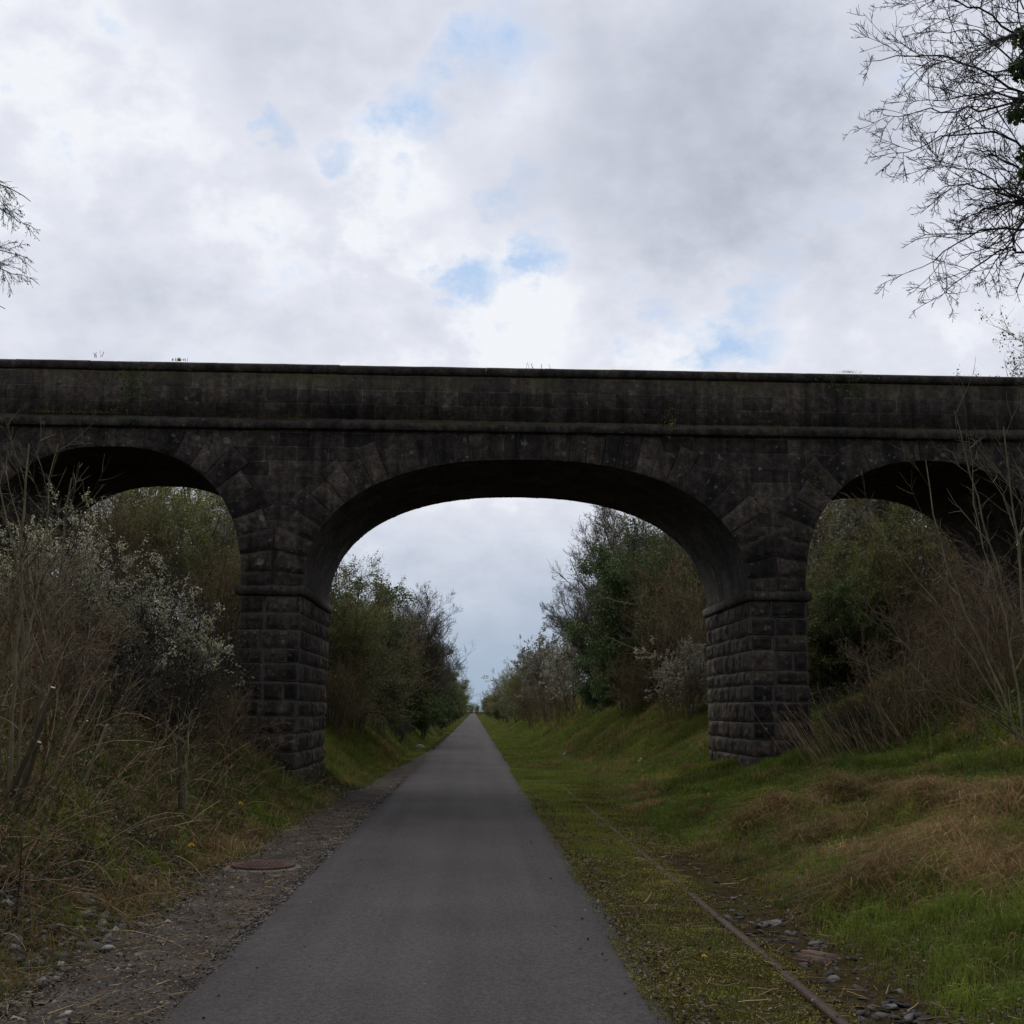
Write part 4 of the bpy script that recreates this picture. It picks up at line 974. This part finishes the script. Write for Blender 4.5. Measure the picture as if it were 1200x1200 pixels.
# lush green strips: the foot of the right pier and beyond the bridge
lush = np.exp(-((x-5.5)**2/2.0 + (y-18.5)**2/8)) + (y > 26)*.6 + np.exp(-((x-1.5)**2/.3))*(y > 14)*.8
dens = .46 + .60*bank + .5*lush - .40*rail_bare; dens -= .45*np.clip(.45-fbm(x*2.3, y*2.3, 66, 2), 0, 1)*2
keep = rng.uniform(0,1,len(x)) < dens; P = P[keep]; x, y, bank, dead, md, moss, lush = (a_[keep] for a_ in (x, y, bank, dead, md, moss, lush))
isdead = rng.uniform(0,1,len(x)) < np.clip((dead-.49)*2.6, .06, .6)*(.35+.65*bank)*(1-.75*np.clip(lush,0,1)) + .35*md
h = np.where(isdead, rng.uniform(.06,.26,len(x)), rng.uniform(.05,.17,len(x)))*(.30+.70*bank)*(1+.5*np.clip(lush,0,1)*bank)*(1+.35*md)
h *= np.where(bank < .5, 1+.8*np.clip(lush,0,1), 1)
tint = np.where(isdead, rng.uniform(.62,1,len(x)), np.clip(.25+.35*(fbm(x*.7,y*.7,71,2)-.4)+.22*(1-bank)+rng.normal(0,.1,len(x)) - .1*lush, 0, .58))
lean = np.where(isdead, rng.uniform(.5,1.5,len(x)), rng.uniform(.1,.8,len(x)))
wd_ = rng.uniform(.0018,.0038,len(x))*np.clip(y/9, .8, 2.2)
ch += blades(P, h, wd_, lean, tint, .55)
# tussocks: drooping heaps of dead grass and lush green clumps
def tussocks(C, nb, hh, rad, tl, th, lean0=.7, lean1=1.7):
    out = []
    k_ = np.repeat(np.arange(len(C)), nb); n_ = len(k_); sc_ = rng.uniform(.6,1.3,len(C))[k_]
    q_ = rng.normal(0,1,(n_,2))*rad*.5*sc_[:,None]; P_ = C[k_].copy(); P_[:,:2] += q_; P_[:,2] = terrain(P_[:,0], P_[:,1])-.01 + .25*hh*np.exp(-(q_**2).sum(1)/(rad*.5)**2)*sc_
    tn = np.clip(rng.uniform(tl,th,len(C))[k_]+rng.normal(0,.07,n_), tl-.08, 1)
    return blades(P_, rng.uniform(.5,1.15,n_)*hh*sc_, rng.uniform(.0022,.0042,n_)*np.clip(P_[:,1]/10,.8,2), rng.uniform(lean0,lean1,n_), tn, .58)
C = scatter(1500, 2.7, 10, 6, 22, 1.35); k_ = rng.uniform(0,1,len(C)) < np.clip((fbm(C[:,0]*.8+3, C[:,1]*.8, 61, 3)-.44)*3, .05, .7); C = C[k_]
ch += tussocks(C, 70, .26, .22, .64, .95)
MC = np.array([[mx+rng.normal(0,mr*.6), my+rng.normal(0,mr*.6), 0] for (mx,my,mh,mr) in MOUNDS for _ in range(7)]); ch += tussocks(MC, 150, .36, .30, .64, .93)
C = scatter(1100, 2.7, 9, 6, 21.5, 1.3); ch += tussocks(C, 60, .20, .16, .1, .45, .2, 1.1)
C = scatter(420, 2.9, 6.2, 24, 60, 1.3); C = C[~inpier(C)]; ch += tussocks(C, 60, .30, .3, .1, .9, .3, 1.3)
C = scatter(260, -5, -2.5, 26, 60, 1.3); C = C[~inpier(C)]; ch += tussocks(C, 60, .30, .3, .1, .9, .3, 1.3)
C = scatter(420, -7, -2.7, 7, 22, 1.3); C = C[~inpier(C)]; ch += tussocks(C, 45, .28, .2, .64, .9)
C = scatter(330, -7, -2.9, 7, 22, 1.2); C = C[~inpier(C)]; ch += tussocks(C, 55, .26, .2, .15, .5, .3, 1.3)
C = np.stack([rng.uniform(-3.9,-2.7,60), rng.uniform(16.5,21.5,60), np.zeros(60)],1); ch += tussocks(C, 70, .26, .2, .05, .5, .3, 1.2)
# far grass both sides through the arch
for x0, x1, y0, y1, n in ((1.1,7.5,27,110,120000),(-6,-1.9,26,90,90000),(1.1,12,100,420,70000),(-12,-1.75,85,420,70000)):
    P = scatter(n, x0, x1, y0, y1, 1.5); P = P[~inpier(P)]; x, y = P[:,0], P[:,1]
    if x0 < 0 and y0 < 50: P = P[x < -1.75-.45*np.clip((55-y)/30,0,1)-.2*vnoise(y, y*0, 4)]; x, y = P[:,0], P[:,1]
    dd = fbm(x*.7, y*.5, 81, 3); isd = rng.uniform(0,1,len(x)) < np.clip((dd-.5)*3, .05, .8)
    flat_ = np.clip((np.abs(x)-2.6)/.5, 0, 1)
    ch += blades(P, rng.uniform(.08,.28,len(x))*(.35+.65*flat_), rng.uniform(.006,.012,len(x))*y/40, rng.uniform(.1,1,len(x)), np.where(isd, rng.uniform(.6,.95,len(x)), np.clip(rng.normal(.26,.12,len(x)), 0, .55)), .5)
# left bank: sparser grass between the litter
P = scatter(90000, -9, -2.4, 5.6, 25, 1.4); P = P[~inpier(P)]; x, y = P[:,0], P[:,1]
g_ = fbm(x*.9, y*.9, 91, 3); keep = rng.uniform(0,1,len(x)) < np.clip((g_-.42)*2.5 + .55*np.exp(-((y-20)**2/14+(x+3.2)**2/1.2)), .05, .9)*np.clip((-x-2.3)/.5, 0, 1); P = P[keep]; x, y = P[:,0], P[:,1]
isd = rng.uniform(0,1,len(x)) < .42
ch += blades(P, np.where(isd, rng.uniform(.1,.40,len(x)), rng.uniform(.06,.22,len(x))), rng.uniform(.002,.004,len(x))*np.clip(y/9,.8,2), np.where(isd, rng.uniform(.3,1.4,len(x)), rng.uniform(.1,.9,len(x))), np.where(isd, rng.uniform(.62,1,len(x)), rng.uniform(.05,.4,len(x))), .55)
tago(link('grass', mesh_from('grass', ch, M['grass'])), 'green and straw coloured grass over verge and banks', 'grass', kind='stuff')

# moss cushions along the right path edge
P = scatter(190000, 1.0, 2.15, 5.6, 26, 1.6); x, y = P[:,0], P[:,1]
k = rng.uniform(0,1,len(x)) < np.clip((fbm(x*2, y*1.1, 64, 3)-.36)*3.2, .06, 1)*np.clip((20-y)/9, 0, 1); P = P[k]
P = P + np.stack([0*P[:,0],0*P[:,0], rng.uniform(.0,.03,len(P))], 1)
tago(link('moss', mesh_from('moss', [leaves(P, rng.uniform(.007,.02,len(P)), None, .9)], M['moss'])), 'yellow green moss along the right edge of the path', 'moss', kind='stuff')
# leaf litter
def litter_pts():
    A = scatter(48000, -6, -2.35, 5.6, 24, 1.5); A = A[rng.uniform(0,1,len(A)) < np.clip(.25+1.6*(fbm(A[:,0]*1.2,A[:,1]*1.2,95,2)-.4), .05, 1)]
    Bq = scatter(2600, 1.06, 1.35, 5.6, 24, 1.5); Cq = scatter(22000, 1.3, 7, 5.6, 18, 1.4); Cq = Cq[rng.uniform(0,1,len(Cq)) < np.clip((fbm(Cq[:,0]*1.6,Cq[:,1]*1.6,96,2)-.42)*3, 0, 1)]
    Dq = scatter(2600, -2.4, -1.65, 5.6, 22, 1.5)
    Eq = scatter(420, -1.6, 1.05, 5.6, 30, 1.4); Eq = Eq[rng.uniform(0,1,len(Eq)) < .12+.9*(np.abs(Eq[:,0]+.27)/1.35)**4]; Eq[:,2] = .022
    return np.concatenate([A, Bq, Cq, Dq, Eq])
P = litter_pts(); P[:,2] += rng.uniform(.012, .05, len(P))*(np.abs(P[:,0]+.27) > 1.3)+.008
tago(link('leaf_litter', mesh_from('leaf_litter', [leaves(P, rng.uniform(.012,.038,len(P)), None, 1.3)], M['litter'])), 'brown dead leaves on the banks and the path edges', 'leaf litter', kind='stuff')
# ivy and bramble leaves over the left bank
P = scatter(170000, -9.5, -2.5, 5.6, 26, 1.35); P = P[~inpier(P)]; x, y = P[:,0], P[:,1]
g_ = fbm(x*.8+11, y*.8, 101, 3)+.05; up_ = np.clip((-x-2.6)/1.0, 0, 1)
k = rng.uniform(0,1,len(x)) < np.clip((g_-.36)*3, .08, 1)*(.12+.88*up_); P = P[k]
P[:,2] += rng.uniform(.0,1,len(P))**2*(.05+.38*np.clip((-P[:,0]-3)/1.5,0,1))
big_ = np.clip(P[:,1]/11, .8, 1.8)
tago(link('ivy_cover', mesh_from('ivy_cover', [leaves(P, rng.uniform(.02,.055,len(P))*big_, None, .9)], M['bramble'])), 'ivy and bramble leaves creeping over the left bank', 'ground ivy', kind='stuff')
# same on the right, higher bank and under the arch, and the far banks
P = np.concatenate([scatter(70000, 7, 16, 13, 40, 1.), scatter(16000, 5.5, 9, 34, 60, 1.), scatter(22000, -10, -4.6, 26, 60, 1.)]); P = P[~inpier(P)]
P[:,2] += rng.uniform(0,1,len(P))**2*.5
tago(link('bramble_cover', mesh_from('bramble_cover', [leaves(P, rng.uniform(.03,.07,len(P)), None, .7)], M['bramble'])), 'low bramble cover on the upper banks beyond the bridge', 'brambles', kind='stuff')
# dead sticks and bramble canes lying on the left bank
P0 = scatter(900, -7.5, -2.55, 6, 22, 1.3); n = len(P0); az = rng.uniform(0, 2*PI, n)
D = np.stack([np.cos(az), np.sin(az), rng.uniform(-.1,.5,n)], 1); D[:,2] += -.55*D[:,0]*(P0[:,0] < -2.9)
P, R = grow(P0+[0,0,.03], D, rng.uniform(.2,.95,n), rng.uniform(.002,.0065,n), 6, .12, -.02, .5)
P[:,:,2] = np.maximum(P[:,:,2], terrain(P[:,:,0], P[:,:,1])+.015)
P1 = scatter(500, -8, -2.9, 7, 22, 1.2); n = len(P1)
Q, QR = grow(P1-[0,0,.05], np.stack([rng.normal(.25,.5,n), rng.normal(-.2,.5,n), np.ones(n)],1), rng.uniform(.35,1.5,n), rng.uniform(.003,.006,n), 9, .07, -.02, .4, -.35)
Q[:,:,2] = np.maximum(Q[:,:,2], terrain(Q[:,:,0], Q[:,:,1])+.01)
P2_ = np.concatenate([scatter(5200, -4.2, -1.7, 5.6, 20, 1.35), scatter(2600, 1.2, 6.5, 5.6, 16, 1.35)]); n = len(P2_); az = rng.uniform(0, 2*PI, n)
K, KR = grow(P2_+[0,0,.025], np.stack([np.cos(az), np.sin(az), rng.normal(0,.12,n)],1), rng.uniform(.03,.22,n), rng.uniform(.0015,.004,n), 3, .1, 0, .6)
K[:,:,2] = np.maximum(K[:,:,2], terrain(K[:,:,0], K[:,:,1])+.02)
tago(link('dead_sticks', mesh_from('dead_sticks', [tubes(K, KR, 3), tubes(P, R, 4), tubes(Q, QR, 4)], M['stick'])), 'dead sticks and arching canes strewn over the left bank', 'dead sticks', kind='stuff')
# gravel on the left verge, ballast beside the rail
P = scatter(60000, -2.75, -1.6, 5.6, 30, 1.5); k = rng.uniform(0,1,len(P)) < np.clip(.35+1.5*(fbm(P[:,0]*2,P[:,1]*2,111,2)-.4), .1, 1); P = P[k]
P[:,2] += .01
ch = [pebbles(P, rng.uniform(.004,.016,len(P))*np.clip(P[:,1]/9,.9,1.6))]
P = scatter(2600, -4.2, -2.1, 5.6, 13, 1.3); ch.append(pebbles(P+[0,0,.01], rng.uniform(.012,.05,len(P)), .6)); P = scatter(500, -4.4, -2.5, 5.6, 9.5, 1.); ch.append(pebbles(P+[0,0,.02], rng.uniform(.03,.08,len(P)), .6))
tago(link('gravel', mesh_from('gravel', ch, M['pebble'])), 'fine grey brown gravel on the left verge', 'gravel', kind='stuff')
P = scatter(5200, 2.06, 3.0, 5.4, 15, 1.5); k = rng.uniform(0,1,len(P)) < .8*np.exp(-((P[:,0]-2.3)/.26)**2)*np.clip((11.5-P[:,1])/4, .04, 1)*np.clip((fbm(P[:,0]*2.5,P[:,1]*1.6,131,2)-.3)*3,.1,1); P = P[k]
ch = [pebbles(P+[0,0,.002], .008+.06*rng.uniform(0,1,len(P))**2.2, .32)]
P = scatter(900, 2.4, 4.2, 5.4, 8.5, 1.2); k = rng.uniform(0,1,len(P)) < np.clip((8.2-P[:,1])/2.2,0,.8); P = P[k]; ch.append(pebbles(P, rng.uniform(.01,.035,len(P)), .5))
P = scatter(900, 1.7, 4.4, 12, 24, 1.2); k = fbm(P[:,0]*1.5, P[:,1]*1.2, 117, 2) > .58; P = P[k]; ch.append(pebbles(P, rng.uniform(.012,.04,len(P)), .5))
tago(link('ballast', mesh_from('ballast', ch, M['slate'])), 'broken slaty ballast stones beside the rusty rail', 'ballast', kind='stuff')

# ------------------------------------------------------------------ separate small things
def rock(name, x, y, r, fl, label, cat='rock', mat='rock', group=None, sink=.25):
    import bmesh
    bm = bmesh.new(); bmesh.ops.create_icosphere(bm, subdivisions=3, radius=1)
    V = np.array([v.co[:] for v in bm.verts]); s = rng.uniform(0, 99)
    # cut flat facets for a broken look
    for _ in range(9):
        n_ = norm(rng.normal(0,1,3)); d_ = rng.uniform(.45,.8); k_ = V@n_; V = np.where((k_ > d_)[:,None], V - (k_-d_)[:,None]*n_, V)
    V *= (1 + .18*(fbm(V[:,0]*2+s, V[:,1]*2+V[:,2]*2, s, 3)-.5))[:,None]
    V *= np.array([r*rng.uniform(.95,1.25), r*rng.uniform(.8,1.05), r*fl])
    for v, c_ in zip(bm.verts, V): v.co = c_
    me = bpy.data.meshes.new(name); bm.to_mesh(me); bm.free(); me.materials.append(M[mat])
    o = link(name, me, None, (x, y, gz(x, y) + r*fl*(1-2*sink)*.6)); o.rotation_euler = (0,0,rng.uniform(0,6))
    return tago(o, label, cat, group)
def rock_px(px, py, wpx, fl, label, **k):
    p = hit(px, py); r = wpx*p[1]/F_PX/2; return rock('rock', p[0], p[1], r, fl, label, **k)
rock_px(95,1060,26,.75,'grey rounded rock halfway up the left bank foot')
rock_px(125,1119,20,.75,'pale grey rock at the foot of the left bank beside the gravel', mat='pale_rock')
rock_px(15,1108,26,.6,'broad flat rock near the left edge of the bank foot')
rock_px(8,1160,26,.6,'pale rock at the lower left corner', mat='pale_rock')
for px, py, w_ in ((20,1128,20),(75,1108,16),(60,1160,18),(110,1162,14),(15,1182,22),(150,1080,12),(120,1090,12),(30,1085,18),(52,1104,16),(46,1120,12),(92,1125,14),(100,1140,12),(25,1135,14),(135,1050,10),(155,1045,12),(175,1048,9),(205,1042,10),(60,1145,10),(38,1170,12)):
    rock_px(px, py, w_, .6, 'small grey stone half buried at the foot of the left bank', group='small stones at the left bank foot')
rock_px(492,877,10,.7,'pale stone at the left path edge beyond the bridge', mat='pale_rock')
rock_px(905,1084,30,.28,'long flat pale slab beside the rail', mat='rock')
rock_px(925,1095,18,.35,'dark flat slab in front of the long pale slab by the rail')
rock_px(957,1108,26,.3,'broken flat slab beside the rail joint')
rock_px(985,1048,24,.4,'pale flat stone in the grass right of the ballast', mat='rock')
rock_px(996,1066,16,.35,'small pale stone in the grass below the flat stone', mat='rock')
rock_px(938,1032,14,.5,'small grey stone in the grass above the rail ballast')
rock_px(1045,1183,22,.4,'dark slab in the ballast at the bottom edge')
rock_px(975,1150,20,.45,'dark stone beside the rusty rail near the bottom edge')
# white scraps in the grass
for px, py, lab in ((661,889,'white scrap of litter in the grass left of the rail'),(750,898,'white scrap of litter in the grass right of the rail')):
    p = hit(px, py); V = np.array([[-.06,0,0],[.05,-.01,.03],[.06,.02,.09],[-.05,.03,.08],[0,.02,.05],[0,-.03,.11]])*.9
    tago(link('litter_scrap', mesh_from('litter_scrap', [(V, np.array([[0,1,4],[1,2,4],[2,3,4],[3,0,4],[2,5,3],[5,2,1]]))], M['litter_white']), None, (p[0], p[1], p[2]+.12)), lab, 'litter')
# old rail in two lengths
def rail(y0, y1, x0, z0, z1, label):
    prof = np.array([(-.029,0),(-.028,.03),(-.012,.042),(-.010,.12),(-.06,.135),(-.06,.15),(.06,.15),(.06,.135),(.010,.12),(.012,.042),(.028,.03),(.029,0)])*np.array([1,-1])
    yv = np.linspace(y0, y1, max(8, int((y1-y0)/.4))); k = len(prof)
    t_ = (yv-y0)/(y1-y0); zz = z0+(z1-z0)*t_ + .004*np.sin(yv*1.1); xx = x0 + .012*(vnoise(yv*.35, yv*0, 9)-.5)
    V = np.empty((len(yv), k, 3)); V[:,:,0] = xx[:,None]+prof[None,:,0]; V[:,:,1] = yv[:,None]; V[:,:,2] = zz[:,None]+prof[None,:,1]
    V += rng.normal(0,.0012,V.shape); o_ = np.array([x0, (y0+y1)/2, 0])
    i = np.arange(k); F_ = np.concatenate([grid_faces(len(yv), k), np.stack([np.arange(len(yv)-1)*k+k-1, np.arange(1,len(yv))*k+k-1, np.arange(1,len(yv))*k, np.arange(len(yv)-1)*k],1)])
    caps = []
    for e_ in (0, len(yv)-1):
        c_ = V[e_].mean(0); caps.append((np.concatenate([V[e_], c_[None]]), np.stack([i,(i+1)%k,np.full(k,k)],1)))
    return tago(link('rusty_rail', mesh_from('rusty_rail', [(V.reshape(-1,3), F_)]+caps, M['rail_rust'], o_), None, tuple(o_)), label, 'rail')
rail(3.0, 7.72, 1.985, .040, .032, 'near length of rusty rail running out of the bottom edge')
rail(7.80, 42.0, 2.005, .028, -.002, 'long rusty rail sinking into the grass right of the path')
# rotten sleeper end
p = hit(960, 1128)
V, F_ = box(-.11,.11,-.07,.07,-.05,.05); Vs = []
u = np.linspace(-1,1,9); ch = []
for k_ in range(4):
    a_ = rng.uniform(-.015,.015); y0 = -.075+k_*.038
    Vb, Fb = box(-.15+rng.uniform(0,.04), .15-rng.uniform(0,.05), y0, y0+.034, -.05, .03+a_); Vb = Vb+rng.normal(0,.005,Vb.shape); ch.append((Vb,Fb))
o = tago(link('sleeper_end', mesh_from('sleeper_end', ch, M['rotten']), None, (p[0]+.0, p[1], p[2]+.012)), 'rotten brown timber sleeper end by the rail joint', 'sleeper'); o.rotation_euler = (.04,.03,-.75)
# manhole cover on the left verge
mx, my = -2.17, 12.62; mz = gz(mx, my)
e = empty('manhole_cover', (mx, my, mz), 'round rusty manhole cover in the left gravel verge', 'manhole')
def disc(r0, z0, z1, n=40, rings=((0,0),)):
    a_ = np.arange(n)*2*PI/n
    pr = [(r0*1.0, z0), (r0*1.0, z1-.006), (r0*.985, z1), (r0*.93, z1), (r0*.92, z1-.008), (r0*.86, z1-.008), (r0*.85, z1), (.001, z1+.002)]
    V = np.array([[(r*math.cos(t_), r*math.sin(t_), z) for r, z in pr] for t_ in a_]).reshape(-1,3); return V, grid_faces(n, len(pr), True)
ch = [disc(.33, .0, .06)]
for i in range(-5,6):
    for j in range(-5,6):
        if i*i+j*j < 24: Vb, Fb = box(i*.05-.017, i*.05+.017, j*.05-.017, j*.05+.017, .0585, .066); ch.append((Vb, Fb))
link('lid', mesh_from('lid', ch, M['rust']), e)
a_ = np.arange(48)*2*PI/48; rr_ = 1+.05*(vnoise(np.arange(48)*.7, np.zeros(48), 5)-.5)
pr = [(.335,.02),(.34,.035),(.385,.032),(.42,.012),(.45,-.06)]
link('collar', mesh_from('collar', [(np.array([[(r*math.cos(t_)*q_, r*math.sin(t_)*q_, z) for r, z in pr] for t_, q_ in zip(a_, rr_)]).reshape(-1,3), grid_faces(48, 5, True))], M['concrete']), e)
# dandelions
for px, py, lab in ((281,962,'yellow dandelion in the grass above the manhole cover'),(223,1017,'yellow dandelion by the gravel left of the manhole cover'),(825,1138,'tiny yellow dandelion in the moss right of the path')):
    p = hit(px, py); e = empty('dandelion', tuple(p), lab, 'flower'); s_ = .8 if px > 500 else 1.9
    n = 34; az = np.arange(n)*2.4; el = np.linspace(.1,1.3,n); r_ = .024*s_
    d_ = np.stack([np.cos(az)*np.cos(el), np.sin(az)*np.cos(el), np.sin(el)], 1); sd_ = np.stack([-np.sin(az), np.cos(az), 0*az], 1)
    c_ = np.array([0,0,.11*s_]); V = np.stack([c_+0*d_, c_+d_*r_*.6+sd_*.004*s_, c_+d_*r_, c_+d_*r_*.6-sd_*.004*s_], 1).reshape(-1,3); o_ = np.arange(n)[:,None]*4
    link('flower', mesh_from('flower', [(V, o_+np.array([[0,1,2,3]]))], M['petal']), e)
    P, R = grow([[0,0,-.02]], [[.05,0,1]], .13*s_, .0022, 4, .02, 0, .9); link('stalk', mesh_from('stalk', [tubes(P,R,5,.3)], M['bark_pale']), e)
    link('leaves', mesh_from('leaves', blades(np.zeros((9,3)), np.full(9,.06), np.full(9,.009), np.full(9,1.6), np.full(9,.2)), M['grass']), e)
# plants on the stonework
def wall_plant(name, px, py, w_, h_, n, label, mat='ivy', size=(.03,.07), cat='plant'):
    c_ = at(px, py, BY0-.06)
    u = rng.normal(0,.38,(n,2)); P = c_ + np.stack([u[:,0]*w_, -np.abs(rng.normal(0,.05,n)), u[:,1]*h_], 1)
    k = (fbm(P[:,0]*5, P[:,2]*5, px, 2) > .42) & (P[:,2] < ZC-.04); P = P[k]; P[:,1] = np.minimum(P[:,1], BY0-np.where(P[:,2] > ZP, .10, np.where((P[:,2] > ZSTR0) & (P[:,2] < ZSTR1+.02), .14, .03))); P[:,1] = np.where((P[:,2] < ZP) & (P[:,2] > ZSTR1+.02), np.maximum(P[:,1], BY0-.07), P[:,1])
    return tago(link(name, mesh_from(name, [leaves(P, rng.uniform(*size, len(P)))], M[mat], c_), None, tuple(c_)), label, cat)
wall_plant('ivy', 157, 458, .5, .85, 700, 'ivy patch hanging on the parapet above the left arch', cat='ivy', size=(.025,.055))
wall_plant('ivy', 985, 452, .8, .30, 500, 'ivy patch creeping under the coping above the right pier', cat='ivy', size=(.025,.055))
wall_plant('ivy', 787, 492, .22, .35, 130, 'small green plant rooted in the parapet right of the crown', 'young', (.02,.05))  # a small fern rather than ivy, made of scattered young leaves
wall_plant('ivy', 955, 560, .25, .8, 240, 'thin ivy trailing down beside the right pier top', cat='ivy', size=(.02,.05))
def wall_grass(px, py, n, hh, label, wx=.2, tt=(.5,.95)):
    c_ = at(px, py, BY0-.09); P = c_ + np.stack([rng.normal(0,wx,n), rng.uniform(-.03,.03,n), np.zeros(n)], 1)
    tago(link('grass_tuft', mesh_from('grass_tuft', blades(P, rng.uniform(.5,1.1,n)*hh, np.full(n,.003 if n > 40 else .0065), rng.uniform(.3,1.6,n)*(1 if n > 40 else .45), rng.uniform(*tt,n), .8), M['grass'], c_), None, tuple(c_)), label, 'grass tuft', kind='stuff')
wall_grass(330,491,220,.22,'dry grass tuft on the string course left of the main arch',.45)
wall_grass(80,484,160,.14,'grass tuft on the string course above the left arch',.55,(.2,.7))
wall_grass(490,494,90,.12,'short grass tuft on the string course above the arch crown',.3,(.2,.7))
wall_grass(588,496,90,.10,'short mossy grass tuft on the string course right of the crown',.3,(.2,.7))
wall_grass(626,432,7,.25,'few thin stems standing on the coping over the crown',.12)
wall_grass(118,419,6,.22,'few thin stems standing on the coping above the left arch',.06)
wall_grass(210,423,30,.10,'small dark tuft on the coping left of the main arch',.06,(.1,.4))
wall_grass(995,437,60,.10,'green tuft on the coping above the right pier',.12,(.1,.5))
